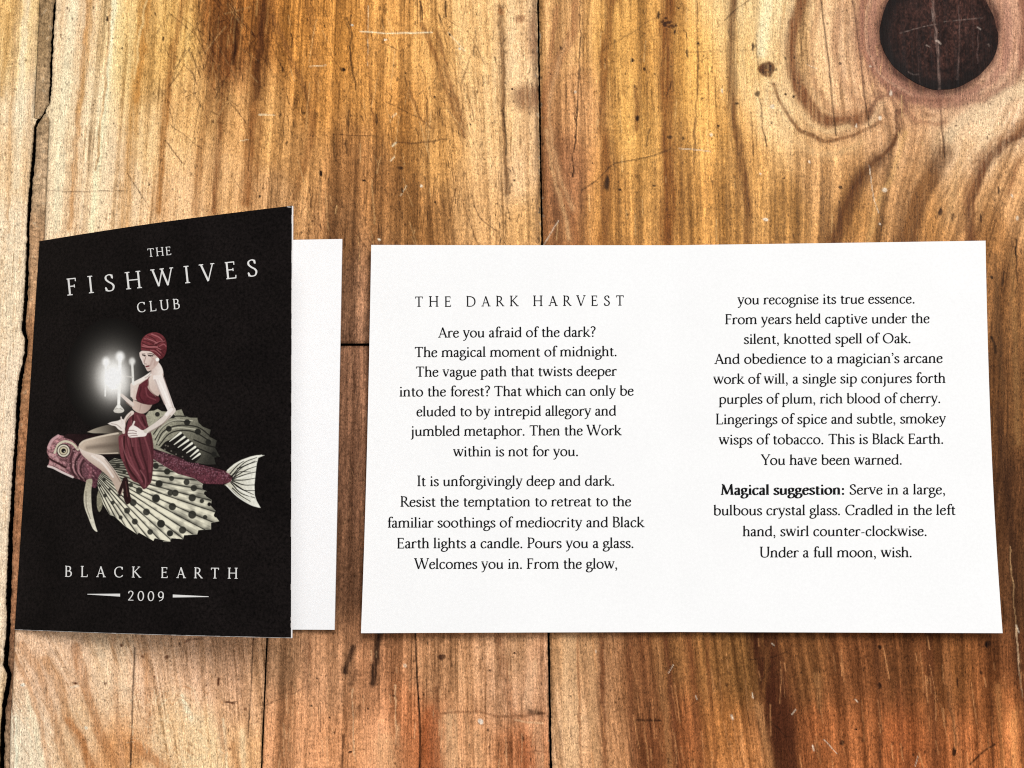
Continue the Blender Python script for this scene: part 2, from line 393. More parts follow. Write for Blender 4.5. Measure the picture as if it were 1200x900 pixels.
def details(P, key):
    br = (92, 52, 26)
    if key == 'Bt':
        for pts, w, c, a in [
            (Za((545, 0), (520, 250), (490, 560), (470, 860)), 14, (190, 134, 66), .55), (Za((690, 0), (650, 220), (615, 520), (600, 800)), 7, (166, 108, 52), .7),
            (Za((560, 0), (545, 150), (510, 380)), 6, (180, 120, 54), .5), (Za((335, 0), (315, 240), (285, 560), (262, 860)), 6, (196, 142, 86), .75),
            (Za((345, 0), (330, 200), (300, 420)), 5, (200, 150, 90), .5), (Za((430, 0), (400, 330), (365, 650), (345, 870)), 6, (252, 232, 190), .8),
            (Za((415, 30), (395, 330), (360, 640)), 3, (190, 140, 84), .6), (Za((280, 0), (250, 300), (225, 640), (215, 860)), 10, (250, 228, 190), .6), (Za((550, 0), (525, 150), (505, 300)), 4, (244, 212, 150), .5),
            (Za((820, 60), (825, 230), (760, 520), (740, 800)), 9, (150, 98, 52), .55), (Za((990, 0), (985, 120), (965, 330), (940, 560), (925, 760)), 10, (138, 84, 42), .7),
            (Za((880, 80), (885, 180), (845, 330), (820, 560), (805, 800)), 7, (120, 70, 34), .65), (Za((830, 0), (835, 120), (800, 270)), 14, (110, 62, 28), .55), (Za((890, 70), (880, 240)), 3, (50, 26, 14), .9),
            (Zb((25, 0), (25, 90), (15, 200), (0, 350)), 7, (74, 40, 20), .75), (Zb((60, 60), (130, 220), (190, 380), (195, 520), (140, 720)), 5, (130, 82, 44), .5),
            (Zb((190, 0), (215, 190), (210, 420), (165, 640)), 9, (140, 88, 44), .35), (Zb((345, 60), (345, 180), (360, 330)), 2, (60, 34, 18), .8), (Zb((400, 0), (410, 260), (430, 480)), 3, (150, 96, 48), .6),
            (Zb((600, 0), (605, 75)), 2, (60, 34, 18), .8), (Zb((690, 0), (692, 60)), 1.8, (60, 34, 18), .8), (Zb((605, 90), (660, 230), (720, 400), (750, 470)), 5, (132, 82, 40), .6), (Zb((660, 120), (700, 280), (745, 420), (760, 500)), 4, (120, 72, 36), .6), (Zb((560, 330), (600, 430), (640, 470)), 3, (100, 60, 32), .55),
            (Zb((885, 20), (900, 250), (900, 440), (910, 620), (915, 700)), 5, (104, 66, 34), .7), (Zb((900, 400), (912, 560)), 2, (46, 28, 16), .8), (Zb((640, 440), (600, 560), (580, 700)), 16, (130, 84, 42), .3), (Zb((530, 520), (560, 720), (600, 870)), 24, (120, 76, 36), .35), (Zb((280, 490), (290, 580)), 2, (70, 44, 24), .7), (Zb((325, 510), (325, 560)), 2, (70, 44, 24), .7), (Zb((338, 400), (336, 465)), 2, (60, 36, 20), .8),
            (Zb((438, 420), (438, 445)), 2, (60, 36, 20), .8), (Zb((20, 400), (0, 640)), 4, (140, 90, 48), .4), (Zb((1010, 0), (1018, 300), (1025, 880)), 5, (84, 48, 26), .55)]:
            P.line(pts, w, c, a)
        # cross-hatched knife scratches
        for i in range(150):
            x = rng.gauss(265, 38); y = rng.gauss(75, 46); L = rng.uniform(10, 46); a = rng.gauss(-0.95, 0.25) if rng.random() < .7 else rng.gauss(0.9, 0.3)
            dk = rng.random() < .72
            P.line([(x, y), (x - L * math.cos(a) * .8, y + L * math.sin(a))], rng.uniform(.7, 1.5), (70, 36, 18) if dk else (220, 176, 116), rng.uniform(.35, .75) if dk else rng.uniform(.12, .32), .8, warp=.2, curve=False)
        for i in range(190):
            x = rng.gauss(272, 36); y = rng.uniform(-20, 120); L = rng.uniform(12, 70)
            P.line([(x, y), (x - .075 * L, y + L)], rng.uniform(.7, 1.9), (58, 30, 16) if rng.random() < .8 else (196, 146, 86), rng.uniform(.25, .65) * max(.15, 1 - max(y, 0) / 170), .9, warp=.5, curve=False)
        for i in range(230):
            x = rng.uniform(330, 625); y = rng.uniform(0, 285); L = rng.uniform(3, 14)
            P.line([(x, y), (x + rng.gauss(0, 1.5), y + L)], rng.uniform(.8, 1.5), (60, 34, 18), rng.uniform(.4, .8), .8, warp=.4, curve=False)
        for i in range(210):
            x = rng.uniform(330, 560); y = rng.uniform(0, 285); L = rng.uniform(8, 60); a = 1.57 + rng.gauss(-0.12, 0.28)
            P.line([(x, y), (x + L * math.cos(a), y + L * math.sin(a))], rng.uniform(.6, 1.4), (84, 48, 22) if rng.random() < .76 else (224, 178, 118), rng.uniform(.25, .6), .8, warp=.4, curve=False)
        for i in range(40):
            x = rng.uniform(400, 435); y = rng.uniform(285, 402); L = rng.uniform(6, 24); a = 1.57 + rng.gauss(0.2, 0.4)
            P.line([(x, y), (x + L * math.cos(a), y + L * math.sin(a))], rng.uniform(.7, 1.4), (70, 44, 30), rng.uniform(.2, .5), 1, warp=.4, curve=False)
        for p, w, a in [(Zb((380, 115), (500, 121), (640, 117)), 2.4, .85), (Zb((195, 240), (255, 238)), 1.5, .7), (Zb((10, 416), (66, 417)), 1.8, .7), (Zb((408, 20), (405, 250)), 1, .5), (Zb((495, 425), (510, 412)), 2, .7), (Zb((495, 532), (508, 520)), 3, .8), (Zb((490, 585), (503, 572)), 2, .7), (Zb((525, 710), (548, 675)), 1.6, .6), (Zb((700, 120), (760, 185)), 3, .4), (Za((905, 530), (935, 525)), 1.5, .6), (Za((975, 433), (1003, 432)), 1.8, .8)]:
            P.line(p, w, (246, 226, 186), a, .8, warp=.3)
        for p, w in [(Zb((510, 519), (600, 517), (695, 507)), 2.0), (Zb((785, 710), (812, 785), (875, 842)), 1.6), (Zb((470, 370), (600, 430)), 1.2), (Zb((470, 160), (530, 190)), 1.2), (Za((60, 722), (470, 720)), .9), (Za((640, 470), (760, 560)), 1.0), (Za((480, 650), (560, 780)), 1.4), (Zb((240, 490), (430, 495)), .9)]:
            P.line(p, w, (64, 36, 18), .62, .8, warp=.5)
        for x, y, rx, ry in [(527, 607, 3.6, 2.2), (236, 632, 2.4, 4), (173, 405, 2, 2), (318, 248, 3, 2.4), (395, 658, 2, 1.6), (15, 712, 1.6, 1.6), (545, 268, 1.6, 1.4), (98, 250, 1.3, 3), (85, 420, 1.4, 3.4), (515, 292, 1.6, 2.4), (650, 350, 1.6, 1.4), (780, 452, 1.6, 1.6), (935, 322, 1.5, 1.5), (940, 660, 1.4, 1.6), (655, 735, 1.6, 1.6), (705, 100, 1.2, 1.2), (705, 128, 1.2, 1.2), (530, 690, 1.4, 3)]:
            P.blob(Zb((x, y))[0], rx, ry, (38, 22, 14), .9)
        for x, y, rx, ry in [(462, 180, 1.4, 1.7), (582, 48, 1.6, 1.6), (617, 145, 1.1, 2.4), (353, 32, 1.3, 2.2), (405, 72, 1.5, 3.5), (982, 738, 1.5, 1.5), (416, 800, 1.2, 1.2), (560, 690, 1, 2)]:
            P.blob(Za((x, y))[0], rx, ry, (44, 28, 20), .9)
        P.blob(Zb((985, 355))[0], 17, 15, (112, 62, 36), .62, 1.1); P.blob(Zb((960, 68))[0], 6, 5, (130, 78, 46), .7, 1); P.blob(Zb((1005, 130))[0], 7, 26, (130, 78, 50), .5, 1.2); P.blob(Zb((890, 40))[0], 4, 4, (150, 94, 50), .7, 1)
        for x, y in [(352, 92), (470, 146), (600, 674), (450, 872), (742, 182)]: P.blob(Zb((x, y))[0], 1.4, 1.4, (236, 222, 196), .9)
    if key == 'C':
        for pts, w, c, a in [
            (Zc((510, 0), (500, 100), (498, 300), (505, 500), (508, 700), (500, 870)), 16, (122, 70, 28), .85), (Zc((295, 0), (285, 120), (270, 300), (268, 450), (282, 600), (270, 870)), 11, (126, 76, 34), .75),
            (Zc((740, 0), (738, 200), (742, 380), (765, 540), (790, 700), (800, 880)), 9, (100, 58, 26), .75), (Zc((610, 0), (612, 200), (606, 420), (600, 640)), 2, (96, 58, 28), .7), (Zc((390, 320), (395, 470)), 5, (120, 74, 36), .6),
            (Zc((187, 0), (182, 250), (170, 460), (160, 560), (160, 640)), 1.8, (56, 32, 18), .85), (Zc((165, 330), (165, 440)), 1.5, (96, 58, 30), .7), (Zc((835, 330), (845, 420), (862, 530)), 1.5, (60, 36, 20), .75), (Zc((845, 150), (855, 80)), 2.0, (90, 56, 30), .5),
            (Zc((170, 0), (160, 110), (90, 260), (60, 420), (90, 620), (150, 800), (170, 880)), 10, (148, 92, 54), .6), (Zc((100, 30), (70, 230), (50, 400)), 6, (160, 104, 64), .5), (Zc((60, 480), (90, 640), (130, 780), (140, 870)), 4, (206, 160, 110), .6), (Zc((130, 150), (80, 330), (75, 460), (110, 640), (160, 760)), 4, (204, 156, 108), .5),
            (Zc((870, 0), (855, 100), (850, 190)), 10, (248, 226, 178), .7), (Zc((870, 290), (860, 370)), 4, (244, 214, 160), .7), (Zc((930, 0), (915, 150), (905, 240)), 3, (190, 144, 90), .6), (Zc((960, 0), (930, 180)), 5, (244, 212, 162), .5),
            # growth rings that sweep round the dark knot
            (Zk((185, 0), (152, 120), (150, 240), (185, 340), (238, 415), (310, 445), (380, 435), (430, 410)), 14, (122, 74, 42), .95), (Zk((250, 0), (225, 130), (225, 260), (260, 360), (320, 410), (390, 405)), 7, (172, 122, 82), .5),
            (Zk((80, 300), (108, 375), (150, 440), (205, 485), (270, 510), (350, 496), (430, 462), (470, 440)), 4, (116, 72, 38), .8), (Zk((130, 60), (115, 200), (135, 330), (200, 430), (275, 475), (360, 460)), 5, (226, 186, 134), .6),
            (Zk((330, 20), (310, 150), (330, 280), (380, 360), (430, 380)), 8, (176, 128, 90), .55), (Zk((60, 330), (110, 450), (200, 540), (300, 560), (400, 520)), 7, (218, 174, 120), .5),
            (Zk((415, 0), (400, 90), (420, 200), (470, 280), (530, 330), (600, 360), (700, 378), (820, 362), (920, 322), (975, 245), (990, 120), (985, 0)), 10, (132, 82, 62), .8),
            (Zk((455, 0), (440, 90), (450, 190), (500, 270), (560, 320), (640, 345), (760, 345), (860, 305), (925, 220), (935, 100), (925, 0)), 9, (168, 118, 100), .6), (Zk((430, 0), (418, 100), (435, 210), (490, 290), (590, 345)), 3, (206, 162, 130), .7),
            (Zk((993, 320), (930, 350), (840, 400), (760, 440), (720, 500)), 14, (234, 206, 164), .55), (Zk((700, 420), (680, 500), (690, 600)), 10, (214, 172, 128), .5),
            (Zk((425, 425), (448, 375), (480, 348), (520, 340), (548, 352)), 4, (104, 62, 36), .85), (Zk((548, 352), (566, 378), (556, 398), (528, 412), (533, 470), (512, 528), (455, 580), (408, 635), (362, 705), (325, 800), (300, 890)), 5, (92, 54, 28), .85),
            (Zk((455, 585), (408, 640), (365, 712), (330, 800), (300, 890)), 19, (92, 54, 26), .75), (Zk((545, 345), (620, 360), (720, 360)), 4, (130, 84, 58), .6), (Zk((560, 395), (595, 432), (660, 450), (700, 440)), 5, (160, 112, 78), .6), (Zk((470, 380), (455, 420), (420, 450)), 6, (222, 182, 136), .5),
            (Zk((700, 560), (660, 640), (612, 720), (590, 800), (570, 890)), 20, (92, 54, 26), .8), (Zk((640, 640), (590, 740), (555, 890)), 10, (140, 92, 48), .5),
            (Zk((1000, 470), (925, 525), (862, 580), (822, 660), (802, 740), (796, 890)), 11, (92, 50, 26), .85), (Zk((1000, 440), (930, 490), (860, 540), (810, 620), (780, 740)), 9, (150, 100, 62), .45), (Zk((1000, 560), (960, 620), (940, 700)), 4, (150, 98, 60), .5), (Zk((560, 480), (520, 620), (460, 740), (430, 880)), 5, (212, 164, 102), .4), (Zk((780, 520), (740, 660), (720, 800)), 8, (206, 160, 108), .4),
            # right-hand edge beside the card
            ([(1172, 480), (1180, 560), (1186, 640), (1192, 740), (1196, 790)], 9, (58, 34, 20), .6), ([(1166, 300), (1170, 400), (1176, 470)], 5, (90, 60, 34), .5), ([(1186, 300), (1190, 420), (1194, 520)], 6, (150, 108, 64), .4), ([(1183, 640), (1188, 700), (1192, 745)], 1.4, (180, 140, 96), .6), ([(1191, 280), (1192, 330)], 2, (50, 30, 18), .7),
            # below the card
            (Ze((180, 40), (178, 300), (190, 640)), 17, (222, 178, 132), .7), (Ze((275, 100), (280, 400), (300, 640)), 10, (206, 158, 112), .5), (Ze((215, 60), (220, 400), (230, 640)), 3, (150, 96, 60), .6), (Ze((320, 60), (322, 300), (335, 640)), 5, (116, 68, 40), .75), (Ze((440, 60), (445, 300), (460, 640)), 6, (120, 72, 44), .55),
            (Ze((500, 60), (525, 330), (540, 640)), 20, (108, 62, 36), .5), (Ze((595, 60), (620, 260), (650, 640)), 6, (98, 54, 32), .75), (Ze((560, 80), (590, 300), (620, 640)), 6, (176, 122, 76), .5), (Ze((700, 60), (730, 320), (750, 640)), 8, (128, 74, 42), .6), (Ze((780, 60), (800, 340), (820, 640)), 4, (120, 70, 38), .5), (Ze((1000, 360), (1040, 480), (1060, 640)), 8, (220, 156, 98), .5),
            ([(889, 738), (897, 775), (906, 815), (915, 860), (920, 905)], 28, (66, 32, 18), .88), ([(905, 738), (915, 790), (925, 840), (928, 905)], 14, (80, 42, 24), .6),
            (Zf((500, 40), (520, 300), (530, 690)), 4, (90, 52, 30), .6), (Zf((620, 300), (640, 690)), 4, (112, 62, 36), .6), (Zf((740, 60), (760, 400), (780, 690)), 14, (94, 52, 30), .5), (Zf((840, 330), (868, 470), (885, 580)), 3.4, (46, 24, 14), .85), (Zf((830, 60), (850, 300), (900, 690)), 6, (180, 116, 70), .4), (Zf((1050, 330), (1055, 690)), 3, (70, 38, 22), .6), (Zf((1165, 20), (1178, 200), (1195, 350)), 1.6, (214, 176, 136), .75), (Zf((1080, 300), (1100, 690)), 5, (214, 142, 84), .4), (Zf((1150, 420), (1160, 690)), 7, (226, 154, 92), .5), (Zf((230, 240), (240, 400)), 5, (176, 122, 74), .5), (Zf((1190, 60), (1198, 690)), 5, (90, 50, 30), .5)]:
            P.line(pts, w, c, a)
        for pts, w in [(Zk((255, 0), (282, 220), (300, 400), (310, 492)), 1.8), (Zk((370, 0), (395, 180), (415, 360), (428, 455)), 1.8), (Zk((688, 360), (695, 470), (707, 570)), 2.0), (Zk((480, 150), (440, 190)), 1.2)]:
            P.line(pts, w, (56, 32, 20), .8, .8, depth=.12, warp=.3)
        for pts, w, a in [(Zc((190, 690), (240, 660), (280, 622), (322, 590), (400, 578), (450, 565), (520, 535)), 1.4, .75), (Zc((800, 0), (750, 38), (710, 75)), 1.4, .7), (Zc((480, 50), (390, 105), (250, 195)), 1.0, .5), (Zc((710, 75), (690, 95), (660, 110)), 1, .4), (Zc((520, 295), (500, 350)), 1.5, .6), (Zc((440, 470), (425, 535)), 1.4, .7), (Zc((590, 190), (700, 180), (820, 185)), .9, .4), (Zc((600, 230), (680, 190)), .9, .4),
                          (Zf((1062, 568), (1000, 612), (950, 662)), 2.0, .85), (Ze((470, 430), (575, 427)), 2.4, .8), (Ze((530, 350), (534, 470)), 1.3, .8), (Ze((960, 160), (1060, 150), (1130, 130)), 1.2, .6), (Ze((1010, 270), (1070, 180)), 1.2, .6), (Ze((1060, 430), (1130, 500)), 1.4, .7), (Ze((700, 370), (750, 330)), 1, .5)]:
            P.line(pts, w, (44, 24, 14), a, .8, warp=.5)
        for x, y, rx, ry in [(470, 55, 2.2, 3.6), (532, 115, 1.6, 2.4), (375, 217, 2.4, 2.4), (420, 250, 1.5, 2.6), (455, 268, 1.3, 1.3), (383, 314, 2, 1.6), (394, 322, 1.2, 1.2), (398, 425, 2.6, 3), (285, 665, 3.2, 7.5), (328, 685, 1.8, 1.8), (575, 195, 1.5, 4), (816, 172, 1.6, 5), (833, 340, 3.2, 3.4), (615, 155, 2.4, 1.8), (755, 380, 2.6, 1.4), (515, 495, 3.4, 2), (885, 450, 1.5, 1.7), (543, 28, 1.8, 1.6), (570, 125, 1, 3), (415, 120, 1.3, 1.2), (935, 338, 1.5, 1.5), (962, 348, 1.5, 1.5), (928, 210, 1.3, 2), (965, 212, 1.2, 1.6), (627, 360, 1.6, 1.4), (560, 500, 1.2, 2.6), (458, 674, 2, 1.2), (925, 646, 1.6, 1.2), (228, 592, 1.4, 1.4), (690, 458, 1, 2), (113, 175, 1.4, 2.4), (640, 268, 1, 1)]:
            P.blob(Zc((x, y))[0], rx, ry, (46, 26, 14), .88)
        for x, y, rx, ry in [(128, 338, 1.3, 1.3), (155, 350, 1.3, 1.3), (327, 232, 1.6, 1.4), (326, 678, 2.2, 2.2), (745, 455, 1.2, 1.2), (868, 375, 1.2, 1), (938, 520, 1.2, 1), (690, 770, 2, 6), (900, 690, 1.6, 5), (735, 790, 2, 5), (840, 790, 1.6, 5)]:
            P.blob(Zk((x, y))[0], rx, ry, (50, 28, 16), .85)
        for x, y, rx, ry in [(527, 290, 2.6, 4), (527, 115, 2, 2.4), (1033, 98, 3.4, 4), (345, 557, 3.2, 3.2), (870, 605, 2.4, 4.4), (410, 500, 1.6, 1), (1000, 230, 1.6, 2), (890, 280, 1.2, 5)]:
            P.blob(Zf((x, y))[0], rx, ry, (26, 14, 10), .92)
        P.blob((1163, 324), 1.6, 2, (30, 20, 14), .85); P.line([(1176, 318), (1174, 334)], 2.4, (36, 22, 14), .85); P.line([(1162, 395), (1167, 412)], 3.4, (24, 16, 10), .85); P.line([(1190, 290), (1191, 304)], 1.6, (36, 22, 14), .8)
        P.blob(KN, 106, 102, (168, 120, 98), .45, .7, fib=.3); P.blob(KN, 80, 78, (124, 78, 62), .5, .4, fib=.3); P.blob(KN, 73, 73, (70, 40, 32), .85, .14, fib=.15)
        p = Zk((57, 250))[0]
        P.blob(p, 9.5, 9, (104, 64, 34), .9, .3); P.blob(p, 6, 6, (70, 40, 22), .7, .6)
        for i in range(8):
            P.blob((p[0] + rng.gauss(0, 3.6), p[1] + rng.gauss(0, 3.6)), 1.3, 1.3, rng.choice([(34, 18, 12), (160, 112, 66), (120, 76, 44)]), .85)
        for i in range(16):
            q = Zc((505 + rng.gauss(0, 14), 82 + rng.gauss(0, 11)))[0]; P.blob(q, 1.8, 1.5, (60, 32, 14), .8)
        for x, y, rx, ry in [(885, 390, 2.6, 3), (665, 490, 1.9, 1.9), (840, 635, 1.2, 1.2), (170, 330, 1.4, 1.4), (30, 175, 1.4, 1.8), (700, 325, 1.2, 3), (860, 800, 2.5, 2)]:
            P.blob(Zc((x, y))[0], rx, ry, (236, 218, 190), .85)
        for x, y, rx, ry in [(473, 428, 2, 2), (432, 243, 1.8, 1), (488, 692, 2.6, 3), (510, 335, 1.6, 4), (382, 452, 1, 2.4), (468, 817, 1.2, 1.6), (213, 590, 1.4, 1.8), (950, 710, 1.6, 2), (967, 795, 1.8, 3), (52, 800, 3, 2)]:
            P.blob(Zk((x, y))[0], rx, ry, (232, 214, 190), .75)
        for p, w in [(Zc((108, 802), (80, 845), (52, 890)), 1.6), (Zk((430, 600), (445, 710), (465, 772)), 1.3), (Zc((545, 540), (600, 545), (660, 550)), 1.6), (Zk((205, 235), (240, 250)), 1), (Ze((890, 405), (895, 420)), 3.4), (Ze((293, 120), (294, 130)), 2), (Ze((612, 220), (635, 185)), 1.2), (Ze((980, 310), (983, 330)), 2), (Ze((732, 318), (738, 335)), 1.6), (Zf((262, 545), (325, 615)), 1.4), (Zf((690, 670), (703, 625)), 1.4), (Zf((210, 575), (214, 598)), 2.4), (Zf((110, 430), (130, 405)), 1.6), (Zf((410, 360), (420, 372)), 1.8), (Zf((20, 95), (30, 105)), 2), ([(1191, 733), (1194, 741)], 2)]:
            P.line(p, w, (232, 214, 188), .75, .8, warp=.3)
        for i in range(240):
            x = rng.uniform(645, 1200); y = rng.uniform(745, 900); L = rng.uniform(8, 50); a = 1.57 + rng.gauss(-0.12, 0.06)
            P.line([(x, y), (x + L * math.cos(a), y + L * math.sin(a))], rng.uniform(.7, 1.6), (76, 40, 22) if rng.random() < .6 else (222, 156, 100), rng.uniform(.2, .5), 1, warp=.4, curve=False)
        for i in range(130):
            x = rng.uniform(645, 1195); y = rng.uniform(0, 280); L = rng.uniform(5, 30); a = 1.57 + rng.gauss(0, 0.05)
            P.line([(x, y), (x + L * math.cos(a), y + L * math.sin(a))], rng.uniform(.7, 1.4), (86, 52, 24) if rng.random() < .7 else (232, 190, 128), rng.uniform(.2, .5), 1, warp=.4, curve=False)
    if key == 'Bl':
        for pts, w, c, a in [
            (Zg((90, 90), (160, 200), (210, 330), (250, 480), (300, 640)), 9, (190, 138, 94), .6), (Zg((200, 160), (255, 250), (300, 420), (370, 560), (410, 640)), 11, (188, 134, 86), .6), (Zg((330, 110), (375, 280), (410, 400), (460, 530), (530, 640)), 11, (180, 122, 76), .65), (Zg((300, 430), (360, 510), (400, 640)), 8, (180, 114, 62), .6),
            (Zg((60, 140), (120, 260), (170, 420), (220, 640)), 5, (198, 142, 96), .6), (Zg((110, 300), (150, 450), (190, 640)), 6, (250, 228, 192), .6), (Zg((60, 420), (70, 640)), 6, (252, 236, 206), .7), (Zg((120, 420), (140, 640)), 4, (250, 230, 196), .6), (Zg((500, 60), (510, 330), (540, 640)), 6, (200, 150, 108), .5), (Zg((580, 530), (640, 570), (720, 640)), 12, (190, 126, 76), .7), (Zg((640, 150), (650, 300), (655, 480)), 7, (206, 150, 104), .5), (Zg((800, 320), (840, 420)), 5, (250, 232, 196), .6),
            (Zg((985, 420), (990, 500), (1000, 640)), 4, (250, 230, 190), .6), (Zg((1060, 480), (1070, 640)), 6, (246, 218, 172), .5), (Zg((1020, 520), (1040, 640)), 4, (180, 122, 72), .5), (Zg((880, 90), (935, 280), (990, 560)), 6, (206, 158, 118), .5), (Zg((40, 190), (58, 420), (62, 640)), 2, (150, 104, 70), .5)]:
            P.line(pts, w, c, a)
        for pts, w in [(Zg((592, 110), (584, 260), (576, 480), (572, 640)), 1.9), (Zg((1112, 70), (1104, 250), (1088, 505)), 1.5)]:
            P.line(pts, w, (50, 28, 18), .85, .7, depth=.15, warp=.3)
        for x, y, rx, ry in [(732, 155, 2.6, 2), (628, 153, 1.5, 1.5), (460, 268, 1.6, 1.6), (538, 105, 1.6, 2), (1076, 383, 1.8, 1.6), (680, 238, 1.4, 1.2), (910, 270, 1.3, 1.2), (1010, 545, 2, 1.6), (330, 265, 4, 1.3), (1010, 350, 6, 1.4), (960, 258, 2, 4)]:
            P.blob(Zg((x, y))[0], rx, ry, (96, 54, 34), .8)
        P.line(Zg((815, 88), (850, 70), (885, 66)), 3, (110, 66, 44), .6); P.line(Zg((990, 356), (1035, 342)), 1.4, (80, 46, 28), .8)
        P.blob(Zg((97, 268))[0], 2.2, 2.2, (252, 240, 220), .9); P.blob(Zg((378, 458))[0], 2.2, 2, (252, 236, 210), .9); P.line(Zg((310, 285), (345, 275)), 3, (250, 232, 204), .6)
        for i in range(150):
            x = rng.gauss(195, 30); y = rng.uniform(800, 900); L = rng.uniform(4, 16); a = rng.uniform(0, 3.14)
            P.line([(x, y), (x + L * math.cos(a), y + L * math.sin(a))], rng.uniform(.7, 1.5), (250, 230, 190) if rng.random() < .6 else (186, 128, 80), rng.uniform(.25, .55), 1, warp=.8, curve=False)
    if key == 'Br':
        for pts, w, c, a in [
            (Zd((380, 90), (365, 130), (350, 190)), 6, (40, 24, 18), .85), (Zd((392, 190), (370, 240)), 5, (70, 44, 30), .5), (Zd((482, 40), (468, 110), (462, 170), (455, 240)), 6.5, (36, 22, 17), .88),
            (Zd((250, 310), (250, 425)), 1.8, (74, 42, 26), .8), (Zd((342, 440), (335, 567)), 3, (66, 36, 22), .7), (Zd((130, 380), (128, 567)), 2, (120, 76, 50), .7), (Zd((135, 320), (132, 567)), 4, (176, 124, 84), .4),
            (Zd((545, 240), (548, 480)), 2, (226, 178, 132), .7), (Zd((380, 260), (382, 520)), 1.4, (228, 184, 140), .7), (Zd((690, 360), (680, 470), (700, 567)), 18, (156, 82, 44), .65), (Zd((590, 420), (585, 567)), 10, (172, 100, 58), .5), (Zd((500, 480), (510, 567)), 22, (222, 168, 120), .55),
            (Zd((760, 370), (760, 560)), 16, (224, 178, 132), .55), (Zd((950, 60), (985, 280), (1020, 420), (1060, 560)), 9, (150, 96, 62), .45), (Zd((900, 180), (910, 330)), 6, (168, 118, 80), .4), (Zd((1050, 480), (1060, 567)), 16, (166, 90, 52), .5), (Zd((1080, 160), (1060, 330)), 10, (216, 172, 132), .5), (Zd((1100, 420), (1110, 567)), 9, (214, 160, 118), .5), (Zd((860, 430), (880, 567)), 10, (214, 162, 116), .4), (Zd((195, 60), (200, 250)), 10, (140, 98, 70), .4),
            (Zd((720, 356), (860, 350), (1000, 368), (1130, 356)), 3, (130, 84, 54), .6), (Zd((1010, 385), (1120, 395)), 2, (226, 184, 140), .6), (Zd((1070, 352), (1120, 356)), 5, (70, 44, 28), .75), (Zd((1055, 505), (1150, 505)), 1.2, (130, 80, 54), .6), (Zd((0, 330), (110, 290), (190, 255)), 1.2, (90, 58, 40), .6), (Zd((560, 240), (640, 215)), 1.3, (90, 56, 38), .5), (Zd((660, 270), (760, 230)), 1.3, (110, 70, 46), .5)]:
            P.line(pts, w, c, a)
        P.line(Zd((622, 30), (628, 200), (640, 420), (640, 567)), 1.5, (22, 13, 10), .95, .5, depth=.3, w2=3.2, warp=.25, fib=.1)
        P.line([(486, 735), (487, 600), (485, 410)], 1.2, (30, 18, 12), .9, .6, depth=.2, warp=.3)
        for x, y, rx, ry in [(725, 130, 3.6, 3.3), (1010, 118, 1.5, 1.4), (540, 285, 1.6, 1.6), (370, 505, 1.8, 1.6), (910, 185, 1.2, 1.4), (282, 372, 1.4, 1.2), (308, 430, 1.3, 1.4), (215, 325, 1.2, 1.2), (440, 332, 1.2, 1.2), (505, 265, 1, 1.6), (910, 420, 1.2, 2), (970, 500, 1, 1.4), (1040, 455, 1.8, 3), (235, 215, 1.3, 1.3)]:
            P.blob(Zd((x, y))[0], rx, ry, (50, 26, 18), .9)
        P.blob(Zd((880, 388))[0], 3, 2.4, (236, 222, 204), .85); P.blob(Zd((584, 167))[0], 1.8, 2.2, (226, 200, 170), .8)
        for i in range(170):
            x = rng.uniform(312, 640); y = rng.uniform(750, 900); L = rng.uniform(6, 34); a = 1.57 + rng.gauss(0, 0.07)
            P.line([(x, y), (x + L * math.cos(a), y + L * math.sin(a))], rng.uniform(.7, 1.5), (110, 66, 40) if rng.random() < .55 else (230, 182, 134), rng.uniform(.2, .5), 1, warp=.4, curve=False)
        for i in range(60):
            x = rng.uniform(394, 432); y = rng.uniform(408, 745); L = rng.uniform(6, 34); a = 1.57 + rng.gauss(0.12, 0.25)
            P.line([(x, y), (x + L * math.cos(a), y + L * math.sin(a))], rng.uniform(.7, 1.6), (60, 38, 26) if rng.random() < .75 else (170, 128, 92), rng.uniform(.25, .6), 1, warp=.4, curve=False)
    if key == 'A':
        for pts, w, c, a in [(Za((30, 60), (20, 200), (5, 360)), 6, (196, 148, 84), .6), (Za((100, 0), (80, 300), (60, 700)), 7, (246, 226, 190), .5), (Za((60, 100), (40, 420), (30, 880)), 3, (204, 160, 110), .5), (Za((130, 60), (112, 430), (96, 760)), 4, (216, 178, 134), .5)]:
            P.line(pts, w, c, a)
        for x, y in [(57, 338), (15, 470), (40, 690)]: P.blob(Za((x, y))[0], 1.5, 1.6, (120, 84, 54), .7)
    if key == 'F':
        for i in range(70):
            y = rng.uniform(0, 460); x = float(stripL0(y)) + rng.uniform(2, 16)
            P.line([(x, y), (x + rng.uniform(-5, 5), y + rng.uniform(1, 5))], rng.uniform(.8, 1.8), (92, 72, 50) if rng.random() < .6 else (204, 182, 150), .55, .8, curve=False)
        for i in range(60):
            y = rng.uniform(440, 900); x = float(crack(y)) + rng.uniform(2, 8)
            P.line([(x, y), (x + rng.uniform(-3, 3), y + rng.uniform(1, 8))], rng.uniform(.8, 1.6), (84, 58, 40) if rng.random() < .6 else (200, 164, 128), .5, .8, curve=False)
    if key in 'CBrBt':          # light catching the joint's edges, painted as pale flecks among dark ones
        for i in range(60):
            y = rng.uniform(0, 900); sgn = 1 if key == 'C' else -1
            P.blob((float(seam(y)) + sgn * rng.uniform(1.2, 2.6), y), rng.uniform(.6, 1.1), rng.uniform(.8, 3.5), rng.choice([(150, 132, 112), (196, 170, 138), (40, 26, 18)]), .7)
    n = {'A': 70, 'F': 10, 'Bt': 620, 'C': 900, 'Bl': 150, 'Br': 340}[key]
